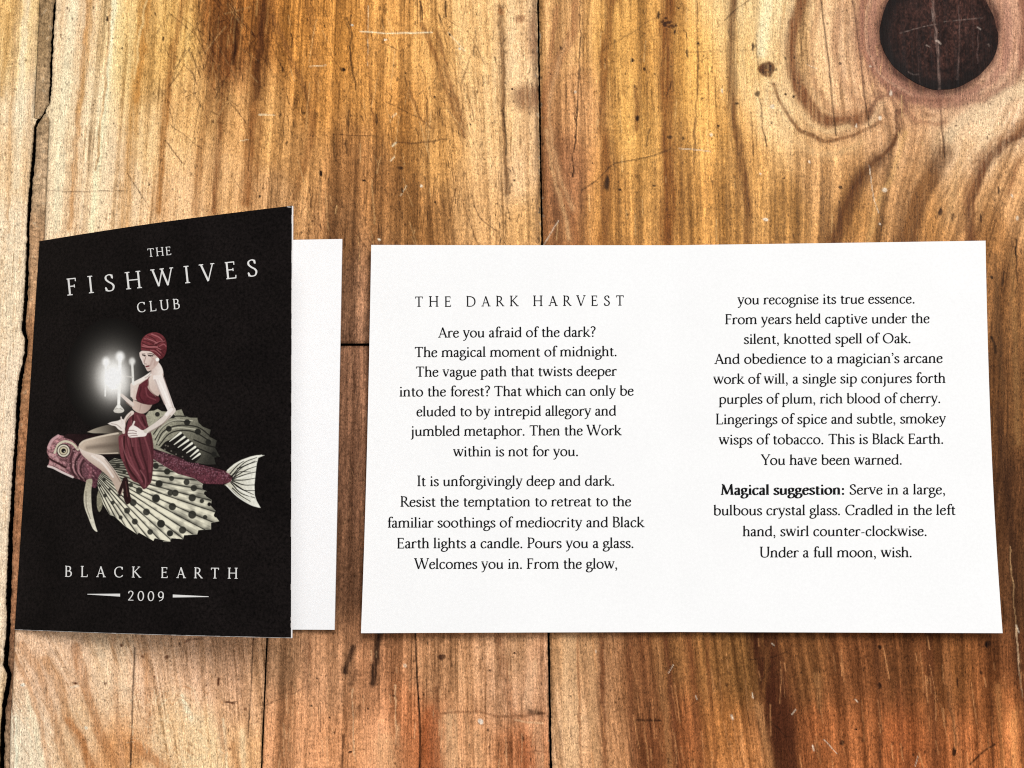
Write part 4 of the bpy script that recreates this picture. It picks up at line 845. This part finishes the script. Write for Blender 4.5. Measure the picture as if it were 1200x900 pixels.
def cover_print(name, v, f, mat, off=0.02):
    a, b = invert(lambda a, b: cover_pt(a, b), v[:, 0], v[:, 1])
    return mesh_from(name, cover_pt(a, b, off), f[:, ::-1], [mat], folder)
ttl = join([set_line('THE', 174, 200.5, 301.2, 298.6, 9.6, True, weight=(.085, .045)), set_line('FISHWIVES', 80.5, 301.5, 346.3, 323.4, 19.6, True, weight=(.078, .042)), set_line('CLUB', 161.5, 210.5, 366.2, 361.8, 11.6, True, weight=(.085, .045))])
cover_print('title_text', *ttl, WINK)
cap = join([set_line('BLACK EARTH', 76.6, 278, 675.8, 678.2, 12.4, True, weight=(.088, .045)), set_line('2009', 150.2, 191.8, 703.8, 704.6, 11.4, True, weight=(.085, .045))])
cover_print('caption_text', *cap, WINK)
def worn_edges():
    '''bare paper showing where the print has rubbed off along the cut edges'''
    rg = random.Random(8); V, F = [], []
    def fleck(a, b, da, db):
        n = len(V)
        V.extend([(a - da, b - db), (a + da, b - db), (a + da, b + db), (a - da, b + db)]); F.append([n, n + 1, n + 2, n + 3])
    for i in range(60):
        a = (i + .5) / 60; fleck(a, 1.0 - .0009, .5 / 60, .0004 + .0005 * rg.random() ** 2)
    for i in range(24):
        b = rg.uniform(.02, .99); fleck(1.0 - .0007, b, .0007, rg.uniform(.004, .02))
    for k in range(7):
        fleck(.994 - .0012 * k, .0035 - .0004 * k, .004, .0010)
    V = np.array(V)
    P = cover_pt(V[:, 0], V[:, 1], 0.015)
    P[:, 2] += np.repeat(np.arange(len(F)), 4) * 2e-5
    mesh_from('worn_edge', P, np.array(F)[:, ::-1], [WORN], folder)
worn_edges()
def rule(x0, x1, y0, y1, w0, w1):
    xs = np.linspace(x0, x1, 9); ys = np.linspace(y0, y1, 9); ww = np.linspace(w0, w1, 9) / 2
    v = np.concatenate([np.stack([xs, ys - ww], 1), np.stack([xs, ys + ww], 1)])
    f = []
    for i in range(8): f += [[i, i + 9, i + 10], [i, i + 10, i + 1]]
    f = np.array(f)
    return v, f
cover_print('printed_rule', *rule(102.5, 140.8, 696.3, 697.4, .7, 3.4), WINK)
cover_print('printed_rule', *rule(202.6, 244.5, 698.4, 699.2, 3.4, .7), WINK)

# ------------------------------------------------------------------ the printed picture on the cover
RES = 2.4
gx = np.arange(46, 316, 1 / RES); gy = np.arange(366, 642, 1 / RES)
AX, AY = np.meshgrid(gx, gy)
ART = np.zeros(AX.shape + (3,)) + np.array(BLACK)
COVERED = np.zeros(AX.shape)
Z3 = zz(40, 370, 5.625); Z4 = zz(100, 380, 6.43); Z5 = zz(40, 470, 5.294); Z6 = zz(180, 470, 5.294)
def abox(pts, r):
    xs = [p[0] for p in pts]; ys = [p[1] for p in pts]
    i = np.searchsorted(gy, [min(ys) - r, max(ys) + r]); j = np.searchsorted(gx, [min(xs) - r, max(xs) + r])
    return slice(i[0], i[1]), slice(j[0], j[1])
def lay(sl, a, col):
    a = np.clip(a, 0, 1)
    c = col if isinstance(col, np.ndarray) and col.ndim == 3 else lin(col)
    ART[sl] = ART[sl] * (1 - a[..., None]) + c * a[..., None]
    COVERED[sl] = np.maximum(COVERED[sl], a)
def grad(sl, p0, c0, p1, c1):
    t = np.clip(((AX[sl] - p0[0]) * (p1[0] - p0[0]) + (AY[sl] - p0[1]) * (p1[1] - p0[1])) / (math.dist(p0, p1) ** 2), 0, 1)
    return lin(c0) * (1 - t[..., None]) + lin(c1) * t[..., None]
def shape(pts, col, g=None, aa=.45, curve=True, alpha=1.0, tex=0.0):
    if curve: pts = catmull(list(pts) + [pts[0]], 4)[:-1]
    sl = abox(pts, 2)
    X, Y = AX[sl], AY[sl]
    inside = np.zeros(X.shape, bool)
    n = len(pts)
    for i in range(n):
        x0, y0 = pts[i]; x1, y1 = pts[(i + 1) % n]
        if y0 == y1: continue
        c = ((y0 <= Y) != (y1 <= Y)) & (X < (x1 - x0) * (Y - y0) / (y1 - y0) + x0)
        inside ^= c
    d, _ = seg_dist(X, Y, list(pts) + [pts[0]])
    a = np.clip(0.5 + np.where(inside, d, -d) / (2 * aa), 0, 1) * alpha
    c = grad(sl, g[0], col, g[1], g[2]) if g else np.zeros(X.shape + (3,)) + lin(col)
    if tex: c = c * np.exp(tex * (noise(X / .9, Y / .9, 21) - .5 + .7 * (noise(X / 2.5, Y / 2.5, 22) - .5)))[..., None]
    lay(sl, a, c)
    return sl, inside
def brush(pts, w, col, w2=None, alpha=1.0, soft=.8, curve=True):
    if curve and len(pts) > 2: pts = catmull(pts, 5)
    sl = abox(pts, max(w, w2 or w) + 2)
    d, t = seg_dist(AX[sl], AY[sl], pts)
    ww = w + ((w2 - w) * t if w2 is not None else 0)
    lay(sl, np.clip(0.5 + (ww / 2 - d) / soft, 0, 1) * alpha, col)
def spot(p, r, col, alpha=1.0, soft=.8, ry=None):
    sl = abox([p], r * 1.6 + 2)
    d = np.hypot(AX[sl] - p[0], (AY[sl] - p[1]) * r / (ry or r))
    lay(sl, np.clip(0.5 + (r - d) / soft, 0, 1) * alpha, col)
def glow(p, rx, ry, col, alpha, power=2.0):
    sl = abox([p], max(rx, ry) * 3.4)
    d = np.hypot((AX[sl] - p[0]) / rx, (AY[sl] - p[1]) / ry)
    a = np.exp(-d ** power) * alpha
    ART[sl] = ART[sl] * (1 - a[..., None]) + lin(col) * a[..., None]
    COVERED[sl] = np.maximum(COVERED[sl], np.clip((a - .001) * 40, 0, 1))

def paint_picture():
    # candle glow printed behind everything
    glow(Z4((205, 390))[0], 25, 31, (160, 154, 145), .95, 1.9)
    glow(Z4((206, 405))[0], 16.5, 22.0, (240, 236, 228), .97, 2.2)
    # far wing, fin behind the rider
    far = Z4((455, 690), (480, 655), (520, 650), (545, 638), (575, 655), (620, 660), (690, 650), (725, 640), (745, 688), (790, 704), (845, 705), (852, 740), (885, 772), (945, 795)) + Z6((345, 220), (392, 245), (382, 290), (412, 345), (376, 350), (386, 392), (330, 395), (250, 380), (150, 345), (60, 315), (0, 295)) + Z4((470, 880), (440, 780))
    shape(far, (168, 164, 138), (Z6((40, 120))[0], Z6((380, 300))[0], (62, 60, 52)), curve=False, tex=.35)
    for p in [((20, 270), (60, 190), (150, 152), (270, 160), (350, 215)), ((0, 205), (60, 130), (130, 96), (200, 95)), ((35, 275), (95, 205), (170, 182), (260, 195), (350, 250)), ((0, 150), (60, 95), (120, 72)), ((250, 240), (320, 270), (395, 290)), ((270, 290), (340, 320), (400, 345)), ((10, 240), (50, 170), (120, 125), (230, 128))]:
        brush(Z6(*p), 1.5, (34, 32, 28), alpha=.9)
    for p in [((10, 225), (55, 160), (130, 120), (240, 122)), ((25, 262), (80, 190), (150, 165), (260, 175)), ((0, 180), (60, 115), (130, 86))]:
        brush(Z6(*p), 1.3, (206, 202, 176), alpha=.6)
    for x, y, r in [(24, 82, 15), (120, 95, 13), (208, 132, 19), (95, 172, 18), (275, 190, 19), (340, 255, 18), (375, 330, 16), (40, 150, 10)]: spot(Z6((x, y))[0], r / 5.294, (42, 41, 36), .95)
    # body behind the wing
    shape(Z5((640, 300), (730, 300), (790, 320), (847, 335)) + Z6((0, 292), (60, 318), (150, 343), (250, 385), (350, 408), (450, 435), (492, 470), (482, 505), (430, 516), (330, 514), (260, 500), (150, 452), (60, 402), (0, 372)) + Z5((760, 400), (640, 400)), (112, 56, 68), (Z6((0, 300))[0], Z6((0, 480))[0], (112, 50, 64)), tex=.9, curve=False)
    brush(Z6((20, 310), (150, 352), (260, 395), (440, 440)), 2.2, (70, 34, 46), alpha=.6)
    # tail
    tail = Z6((450, 440), (470, 415), (500, 390), (545, 365), (600, 345), (640, 336), (688, 336), (650, 352), (640, 390), (634, 440), (626, 520), (628, 585), (640, 620), (664, 662), (600, 640), (530, 592), (480, 545), (440, 520), (480, 500), (495, 470))
    shape(tail, (196, 192, 168), (Z6((470, 470))[0], Z6((630, 470))[0], (232, 230, 214)), curve=False, tex=.25)
    for p in [((480, 470), (560, 385), (640, 350)), ((480, 472), (560, 405), (640, 375)), ((490, 480), (570, 430), (636, 405)), ((490, 485), (570, 455), (634, 440)), ((490, 490), (560, 490), (630, 478)), ((490, 495), (560, 520), (628, 520)), ((485, 500), (550, 550), (630, 555)), ((480, 505), (540, 570), (628, 600)), ((500, 470), (530, 440), (600, 440)), ((475, 450), (520, 400), (560, 372)), ((490, 540), (540, 585), (600, 622)), ((520, 420), (580, 395), (630, 372)), ((500, 512), (560, 552), (620, 580))]:
        brush(Z6(*p), 1.5, (30, 26, 24), w2=.8, alpha=.95)
    for p in [((460, 430), (520, 385), (600, 352), (670, 337)), ((455, 525), (520, 590), (600, 640), (655, 658)), ((520, 480), (600, 460)), ((520, 540), (600, 590))]: brush(Z6(*p), 1.5, (240, 238, 224), alpha=.8)
    # dorsal fin with pale rays
    shape(Z6((40, 290), (70, 255), (110, 235), (165, 195), (215, 235), (255, 270), (285, 315), (292, 345), (240, 385), (160, 350), (100, 322)), (38, 34, 30), tex=.6)
    for a, b in [((168, 198), (100, 250)), ((192, 222), (128, 270)), ((215, 243), (152, 288)), ((238, 262), (180, 305)), ((258, 285), (205, 322)), ((275, 305), (228, 345)), ((286, 328), (240, 362))]: brush(Z6(a, b), 2.6, (236, 234, 214), w2=.7)
    for i in range(230):
        q = random.Random(i).random(); w_ = random.Random(i + 999).uniform(-1, 1)
        bx = 20 + 455 * q; by = 345 + 128 * q + w_ * (42 * (1 - q) + 22 * q); spot(Z6((bx, by))[0], .75, (160, 100, 116) if i % 3 else (60, 26, 38), .55)
    for x, y in [(70, 300), (90, 280), (110, 310), (140, 330), (180, 345), (75, 275)]: spot(Z6((x, y))[0], .9, (150, 140, 124), .6)
    # near wing
    wing = Z5((385, 440), (392, 500), (402, 560), (430, 640), (470, 705), (500, 715), (560, 772), (640, 826), (650, 815), (740, 866), (748, 850), (800, 862), (847, 872)) + Z6((60, 872), (100, 870), (112, 850), (182, 856), (190, 832), (270, 826), (278, 800), (356, 795), (356, 755), (406, 745), (376, 705), (382, 680), (354, 650), (360, 615), (322, 590), (330, 560), (300, 548), (306, 515), (250, 480), (150, 452), (60, 400), (0, 362)) + Z5((720, 358), (600, 380), (500, 355), (430, 400))
    sl, ins = shape(wing, (226, 222, 196), curve=False)
    o = Z5((330, 395))[0]
    X, Y = AX[sl], AY[sl]
    an = np.arctan2(Y - o[1], X - o[0]); rr = np.hypot(X - o[0], Y - o[1])
    n = 19
    edges = np.linspace(-0.04, 1.22, n)
    bend = 0.10 * np.clip((rr - 60) / 130, 0, 1)
    ph = (an + bend * (0.7 - an) - edges[0]) / (edges[1] - edges[0])
    fr = ph - np.floor(ph)
    band = _hash(np.floor(ph), np.floor(ph) * 0, 31)
    L = (0.50 + 0.72 * np.sin(np.pi * np.clip(fr + .12, 0, 1)) ** 1.2) * (0.74 + 0.34 * band)
    L = L * (0.72 + 0.45 * np.clip((an - 0.05) / .5, 0, 1)) * np.exp(0.8 * (noise(rr / 5, ph * 3, 33) - .5) + .7 * (noise(X / 9, Y / 9, 34) - .5))
    L = L * (1 - 0.62 * np.clip((rr - 110) / 70, 0, 1) * np.clip((.62 - an) / .35, 0, 1)) * (1 - .35 * np.clip((70 - rr) / 40, 0, 1))
    lt = np.exp(-((fr - .5) / .06) ** 2) * .18
    dk = np.exp(-(np.minimum(fr, 1 - fr) * (edges[1] - edges[0]) * rr / .75) ** 2)
    c = lin((224, 218, 190)) * np.clip(L - lt, 0, 1.15)[..., None]
    c = c * (1 - .86 * dk[..., None])
    a = ins.astype(float)
    ART[sl] = ART[sl] * (1 - a[..., None]) + np.clip(c, 0, .9) * a[..., None]
    for x, y, r in [(755, 400, 18), (825, 437, 18), (775, 512, 20), (757, 600, 22), (845, 570, 18), (435, 487, 11), (408, 525, 9), (468, 548, 9), (440, 587, 12), (488, 630, 13), (530, 580, 13), (653, 555, 21), (615, 630, 22), (577, 680, 19), (537, 722, 13), (697, 688, 22), (625, 748, 19), (787, 760, 24), (720, 812, 18), (843, 820, 20), (520, 400, 14), (560, 440, 12), (600, 520, 14)]:
        spot(Z5((x, y))[0], r / 5.294, (58, 57, 48), .95, 1.0)
    for x, y, r in [(15, 405, 17), (85, 437, 19), (112, 480, 16), (205, 503, 19), (35, 513, 22), (135, 570, 21), (240, 600, 23), (15, 605, 25), (117, 655, 23), (240, 705, 25), (47, 762, 24), (180, 800, 23), (103, 822, 17), (250, 540, 20), (300, 620, 14), (320, 720, 14)]:
        spot(Z6((x, y))[0], r / 5.294, (56, 55, 47), .95, 1.0)
    for x, y, r_ in [(326, 572, 13), (346, 640, 12), (388, 708, 14), (372, 766, 12), (312, 528, 9), (320, 826, 13), (232, 846, 10), (148, 868, 9), (62, 884, 9)]: spot(Z6((x, y))[0], r_ / 5.294, tuple([24, 19, 18]), 1.0)
    # head
    shape(Z5((150, 210), (112, 235), (86, 275), (80, 318), (95, 350), (92, 385), (86, 405), (112, 412), (150, 432), (200, 456), (250, 476), (320, 502), (380, 540), (400, 470), (420, 430), (380, 380), (330, 350), (285, 300), (250, 255), (200, 222)), (176, 118, 122), (Z5((110, 300))[0], Z5((390, 430))[0], (112, 58, 72)), tex=.95)
    shape(Z5((180, 225), (210, 204), (300, 205), (420, 205), (540, 200), (560, 330), (420, 345), (330, 345), (285, 290), (250, 250)), (52, 28, 30), (Z5((200, 220))[0], Z5((540, 260))[0], (30, 18, 20)), tex=.5)
    brush(Z5((90, 352), (120, 372), (160, 392), (195, 412)), 2.2, (78, 38, 42)); brush(Z5((88, 405), (120, 414), (170, 440), (240, 472)), 2.4, (232, 214, 208), alpha=.85); brush(Z5((100, 385), (140, 402), (190, 425)), 2.6, (200, 150, 148), alpha=.7)
    brush(Z5((90, 290), (110, 245), (150, 215)), 3.2, (214, 168, 170), alpha=.7); brush(Z5((100, 330), (130, 345), (150, 370)), 3, (206, 160, 158), alpha=.6)
    for p, w, c in [(((250, 300), (228, 360), (232, 420), (262, 475)), 3, (84, 44, 50)), (((285, 330), (258, 380), (262, 440), (300, 492)), 2.6, (66, 34, 40)), (((308, 365), (290, 410), (296, 460), (318, 490)), 2.2, (74, 38, 44)), (((268, 320), (245, 370), (248, 430), (280, 480)), 1.8, (186, 128, 132)), (((300, 352), (276, 400), (282, 450), (312, 490)), 1.6, (176, 116, 122))]: brush(Z5(*p), w, c, alpha=.9)
    brush(Z5((330, 400), (350, 430), (345, 470)), 4, (150, 82, 94), alpha=.8)
    for x, y in [(335, 420), (352, 440), (370, 430), (345, 460), (362, 462), (380, 445), (355, 415)]: spot(Z5((x, y))[0], 1.0, (186, 116, 128), .7)
    brush(Z5((128, 320), (150, 272), (190, 250), (238, 264), (272, 300)), 2.6, (212, 202, 172))
    e = Z5((183, 308))[0]
    spot(e, 8.2, (60, 44, 42)); spot(e, 7.0, (222, 212, 188)); spot(e, 5.4, (128, 112, 92)); spot(e, 4.4, (206, 192, 156)); spot(e, 2.7, (24, 16, 15)); spot((e[0] + .9, e[1] + .9), .6, (206, 200, 186), .9)
    for i in range(90):
        q = random.Random(i + 50); x, y = q.uniform(110, 380), q.uniform(240, 500)
        if abs(x - 183) > 50 or abs(y - 308) > 50:
            if y > 215 + .62 * (x - 150) and y < 400 + .4 * (x - 110): spot(Z5((x, y))[0], q.uniform(.5, .9), (84, 40, 48) if i % 2 else (206, 156, 158), .5)
    brush(Z5((225, 280), (232, 330), (205, 365), (160, 362)), 2.6, (96, 50, 56), alpha=.55, soft=2.5)
    brush(Z5((200, 425), (260, 462), (330, 496)), 2.6, (70, 34, 40), alpha=.6, soft=2)
    # barbels under the chin
    shape(Z5((325, 490), (345, 482), (362, 492), (354, 570), (360, 680), (380, 770), (392, 810), (365, 790), (336, 720), (312, 650), (309, 580)), (176, 166, 136), (Z5((330, 500))[0], Z5((385, 800))[0], (228, 222, 200)), tex=.3)
    brush(Z5((322, 560), (325, 650), (350, 730)), 1.1, (110, 100, 80), alpha=.7)
    shape(Z5((390, 590), (402, 560), (425, 640), (405, 688), (390, 650)), (150, 144, 116), tex=.5)
    # rider: legs
    shape(Z5((330, 192), (380, 170), (450, 150), (520, 140), (560, 170), (530, 205), (430, 200), (370, 199)), (176, 164, 142), (Z5((345, 190))[0], Z5((500, 170))[0], (84, 72, 62)))
    shape(Z5((274, 285), (285, 262), (310, 245), (370, 226), (450, 208), (530, 192), (565, 215), (565, 318), (500, 328), (400, 324), (335, 324), (292, 312)), (206, 184, 160), (Z5((330, 240))[0], Z5((560, 300))[0], (96, 80, 66)))
    brush(Z5((330, 290), (400, 282), (480, 276), (550, 270)), 5.5, (112, 92, 76), alpha=.55, soft=4); brush(Z5((285, 270), (310, 248), (370, 230), (450, 212), (520, 200)), 2.0, (222, 206, 182), alpha=.8); brush(Z5((340, 322), (420, 326), (520, 322)), 1.3, (214, 196, 172), alpha=.8)
    shape(Z5((276, 285), (310, 308), (370, 326), (425, 340), (470, 390), (515, 450), (545, 505), (552, 555), (535, 585), (515, 560), (480, 490), (425, 436), (355, 384), (300, 334)), (232, 214, 200), (Z5((420, 350))[0], Z5((390, 410))[0], (196, 170, 150)))
    brush(Z5((440, 360), (490, 425), (535, 500)), 1.4, (130, 106, 90), alpha=.6); brush(Z5((360, 340), (430, 390), (490, 470)), 2.4, (244, 232, 222), alpha=.7)
    shape(Z5((520, 565), (545, 500), (555, 475), (580, 480), (592, 560), (602, 618), (575, 642), (556, 602), (552, 540), (534, 588)), (56, 30, 30), tex=.3); brush(Z5((568, 500), (580, 590)), 1.3, (110, 62, 60), alpha=.7)
    # skirt
    shape(Z5((600, 72), (640, 70), (690, 88), (704, 140), (732, 220), (742, 330), (732, 480), (712, 522), (680, 548), (650, 512), (604, 488), (566, 410), (536, 340), (524, 250), (528, 215), (560, 195), (582, 130)), (136, 58, 68), (Z5((550, 300))[0], Z5((740, 300))[0], (104, 42, 52)), tex=.25)
    for p, w, c in [(((600, 235), (620, 330), (660, 430), (690, 520)), 2.4, (76, 30, 36)), (((650, 220), (670, 320), (700, 420), (710, 500)), 2.2, (80, 32, 38)), (((560, 220), (560, 320), (590, 420), (640, 490)), 2.4, (66, 26, 30)), (((580, 230), (590, 330), (625, 420), (670, 500)), 2.2, (150, 70, 80)), (((630, 230), (640, 320), (680, 420)), 2.0, (146, 66, 76)), (((690, 230), (710, 330), (715, 440)), 2.0, (134, 58, 68)), (((640, 90), (660, 130), (690, 170)), 2, (150, 72, 82)), (((615, 90), (610, 150)), 2.4, (76, 28, 34)), (((670, 100), (690, 150)), 2, (74, 28, 34)), (((540, 240), (545, 320)), 1.6, (142, 64, 74))]: brush(Z5(*p), w, c, alpha=.85)
    for p, w, c in [(((545, 230), (556, 300), (590, 380), (650, 460)), 1.2, (172, 92, 100)), (((605, 120), (600, 200), (612, 280)), 1.3, (164, 84, 92)), (((655, 160), (690, 240), (722, 340), (724, 440)), 1.2, (160, 80, 88)), (((575, 160), (575, 250), (600, 340)), 1.5, (84, 32, 40)), (((700, 160), (724, 240), (734, 330)), 1.3, (80, 30, 38)), (((560, 380), (610, 460), (670, 530)), 1.6, (84, 34, 40)), (((660, 430), (690, 480), (690, 530)), 1.4, (170, 90, 98))]: brush(Z5(*p), w, c, alpha=.7, soft=1.3)
    # draped light fold and the resting hands
    brush(Z5((608, 72), (578, 100), (556, 145), (556, 195)), 4.6, (226, 208, 194), w2=3.0); brush(Z5((600, 80), (572, 120), (564, 170)), 1.4, (150, 108, 96), alpha=.7)
    shape(Z5((458, 140), (480, 130), (520, 122), (552, 112), (566, 150), (552, 185), (525, 176), (505, 156), (480, 150)), (236, 224, 214)); brush(Z5((480, 140), (515, 148), (540, 170)), 1.0, (150, 122, 110), alpha=.7); brush(Z5((540, 100), (546, 140)), 1.4, (226, 212, 202))
    shape(Z5((592, 164), (612, 150), (640, 162), (668, 180), (700, 186), (692, 216), (650, 222), (602, 226), (586, 218), (582, 196)), (238, 226, 218))
    for p in [((584, 184), (612, 182), (636, 190)), ((584, 202), (612, 199), (636, 203)), ((592, 218), (618, 213), (640, 214))]: brush(Z5(*p), .9, (120, 76, 74), alpha=.85)
    brush(Z5((612, 152), (622, 128)), 1.8, (232, 218, 208))
    # torso
    shape(Z4((362, 570), (440, 600), (505, 590), (485, 640), (440, 672), (385, 660), (352, 625)), (214, 186, 170), (Z4((370, 620))[0], Z4((490, 620))[0], (176, 146, 132)))
    brush(Z4((420, 600), (410, 655)), 1.0, (160, 128, 114), alpha=.6)
    shape(Z4((345, 470), (362, 440), (400, 420), (470, 380), (515, 340), (560, 325), (588, 365), (582, 430), (565, 520), (490, 590), (400, 575), (355, 560)), (228, 208, 194), (Z4((400, 430))[0], Z4((500, 560))[0], (206, 178, 164)))
    shape(Z4((405, 455), (470, 412), (478, 450), (472, 478), (505, 520), (555, 548), (552, 585), (490, 608), (420, 592), (382, 562), (392, 500)), (124, 42, 54), (Z4((400, 480))[0], Z4((540, 580))[0], (104, 34, 46)), tex=.3)
    brush(Z4((420, 470), (410, 540), (440, 590)), 1.5, (84, 26, 36), alpha=.7); brush(Z4((455, 480), (470, 540), (530, 570)), 1.6, (152, 66, 78), alpha=.7); brush(Z4((472, 415), (505, 350)), 1.6, (130, 50, 60), alpha=.8)
    brush(Z4((475, 430), (485, 490), (530, 540)), 1.6, (150, 116, 104), alpha=.6)
    # arms
    brush(Z4((548, 400), (590, 500), (622, 580), (648, 645)), 11.5, (238, 226, 218), w2=8.5); brush(Z4((525, 420), (565, 520), (600, 600)), 2.0, (186, 160, 150), alpha=.7)
    brush(Z4((655, 648), (610, 700), (540, 755), (462, 805)), 8.2, (220, 206, 194), w2=5.0); brush(Z4((640, 690), (580, 755), (480, 815)), 1.8, (150, 128, 116), alpha=.7); brush(Z4((650, 640), (612, 680)), 4, (242, 232, 226), alpha=.8)
    spot(Z4((452, 805))[0], 2.0, (206, 196, 180))
    brush(Z4((358, 452), (400, 430), (450, 402), (520, 352)), 4.4, (238, 228, 218), w2=3.4); brush(Z4((352, 455), (352, 540)), 3.6, (226, 208, 196)); brush(Z4((352, 605), (320, 575), (272, 532)), 5.2, (222, 206, 194), w2=3.2); brush(Z4((350, 620), (310, 590)), 1.6, (150, 124, 110), alpha=.7)
    # neck and head
    shape(Z4((505, 310), (540, 280), (575, 320), (585, 370), (540, 385), (495, 375)), (216, 192, 180), (Z4((510, 330))[0], Z4((570, 340))[0], (236, 222, 212)))
    brush(Z4((500, 350), (480, 385), (450, 405)), 1.2, (150, 118, 106), alpha=.6)
    shape(Z4((408, 215), (432, 200), (500, 208), (548, 245), (552, 285), (530, 318), (498, 345), (472, 354), (458, 335), (446, 308), (428, 275), (412, 245)), (230, 208, 196), (Z4((440, 260))[0], Z4((545, 300))[0], (198, 166, 152)))
    brush(Z4((432, 232), (452, 236)), 1.3, (70, 46, 44)); brush(Z4((476, 236), (508, 238)), 1.5, (60, 38, 38)); brush(Z4((470, 224), (500, 222), (520, 232)), .9, (86, 56, 50)); brush(Z4((428, 224), (450, 224)), .8, (96, 66, 60)); brush(Z4((458, 240), (444, 292), (460, 300)), 1.0, (142, 104, 96), alpha=.8); brush(Z4((458, 318), (480, 314)), 1.6, (126, 46, 52)); brush(Z4((470, 335), (486, 332)), .9, (160, 124, 112), alpha=.7); brush(Z4((510, 262), (490, 310)), 2.2, (178, 144, 132), alpha=.5); brush(Z4((420, 250), (440, 300)), 1.2, (244, 232, 224), alpha=.8)
    spot(Z4((490, 239))[0], .8, (30, 20, 20)); spot(Z4((445, 239))[0], .7, (30, 20, 20))
    spot(Z4((543, 266))[0], 2.1, (246, 242, 236))
    # turban
    shape(Z4((420, 196), (422, 130), (452, 85), (508, 62), (560, 70), (600, 105), (614, 160), (606, 220), (572, 262), (532, 236), (492, 205), (444, 200)), (150, 56, 64), (Z4((460, 90))[0], Z4((590, 230))[0], (116, 36, 44)), tex=.35)
    for p, w, c in [(((430, 140), (480, 160), (540, 150), (600, 110)), 1.3, (84, 26, 32)), (((440, 120), (490, 135), (550, 170), (590, 220)), 1.3, (88, 28, 34)), (((425, 175), (480, 185), (530, 190), (580, 240)), 1.2, (84, 26, 32)), (((470, 85), (520, 110), (545, 150)), 1.1, (92, 30, 36)), (((450, 105), (500, 122), (540, 140)), 1.4, (192, 108, 112)), (((440, 155), (500, 175), (545, 168)), 1.3, (184, 98, 102)), (((560, 165), (590, 150), (608, 165)), 1.2, (180, 92, 98)), (((500, 75), (550, 95), (580, 120)), 1.2, (190, 104, 108)), (((540, 190), (570, 215)), 1.2, (176, 88, 94))]: brush(Z4(*p), w, c, alpha=.8)
    for p, w, c in [(((428, 165), (470, 172), (520, 168), (570, 190)), .9, (196, 114, 116)), (((445, 95), (470, 115), (520, 135)), .8, (96, 32, 38)), (((530, 70), (570, 95), (600, 140)), .9, (98, 32, 40)), (((520, 150), (560, 130), (596, 128)), .8, (186, 102, 106)), (((490, 195), (530, 205), (565, 235)), .9, (190, 106, 110)), (((575, 200), (598, 190)), .9, (86, 28, 34))]: brush(Z4(*p), w, c, alpha=.75)
    brush(Z4((560, 430), (600, 520), (634, 610)), 1.6, (252, 244, 238), alpha=.7); brush(Z4((592, 400), (628, 520), (662, 630)), 1.2, (170, 140, 130), alpha=.6)
    brush(Z4((440, 262), (436, 290)), 1.4, (206, 176, 164), alpha=.6); brush(Z4((500, 250), (525, 270), (520, 305)), 2.0, (186, 150, 138), alpha=.55); brush(Z4((462, 322), (476, 318)), 1.0, (150, 54, 60))
    # candelabrum
    brush(Z4((353, 290), (357, 360), (360, 450)), 2.6, (232, 230, 222)); brush(Z4((155, 290), (153, 420), (150, 540)), 2.6, (238, 236, 230), w2=1.6); brush(Z4((262, 260), (256, 460), (252, 615)), 4.0, (246, 244, 238), w2=3.2); brush(Z4((155, 430), (200, 480), (255, 470)), 3, (244, 242, 236)); brush(Z4((280, 390), (330, 395), (356, 400)), 1.6, (206, 200, 190), alpha=.8)
    shape(Z4((212, 652), (228, 625), (250, 605), (274, 622), (293, 648), (280, 664), (250, 669), (222, 664)), (230, 226, 216), (Z4((250, 610))[0], Z4((250, 668))[0], (206, 200, 188))); brush(Z4((225, 640), (255, 632), (282, 645)), .9, (150, 144, 132), alpha=.7); spot(Z4((252, 618))[0], 2.4, (240, 238, 230))
    glow(Z4((212, 400))[0], 13.5, 18.0, (255, 255, 252), 1.0, 3.0); glow(Z4((262, 245))[0], 5.0, 5.8, (255, 254, 250), 1.0, 3.4); glow(Z4((157, 285))[0], 4.4, 5.4, (255, 254, 250), 1.0, 3.4); glow(Z4((353, 280))[0], 3.4, 4.2, (255, 254, 248), 1.0, 3.4)
    glow(Z4((352, 265))[0], 6, 8, (150, 144, 136), .35, 1.6); glow(Z4((275, 470))[0], 7, 9, (240, 236, 228), .45, 2)
paint_picture()
def picture_ink():
    A = ART.reshape(-1, 3)
    g = A.mean(-1, keepdims=True)
    return np.clip(np.maximum((g + (A - g) * .80) * (0.6 + 0.45 * np.clip(g / .35, 0, 1)), np.array(BLACK)), 0.004, .96)
keep = (COVERED > 0.02) & ((np.abs(ART - np.array(BLACK)).max(-1) > .004) | (COVERED > .9))
kf = keep[:-1, :-1] | keep[1:, :-1] | keep[1:, 1:] | keep[:-1, 1:]
idx = np.arange(AX.size).reshape(AX.shape)
F = np.stack([idx[:-1, :-1], idx[1:, :-1], idx[1:, 1:], idx[:-1, 1:]], -1)[kf]
used = np.unique(F); remap = np.zeros(AX.size, int); remap[used] = np.arange(len(used))
a, b = invert(lambda a, b: cover_pt(a, b), AX.ravel()[used], AY.ravel()[used])
mesh_from('printed_picture', cover_pt(a, b, 0.02), remap[F], [PRINT], folder, False, picture_ink()[used])
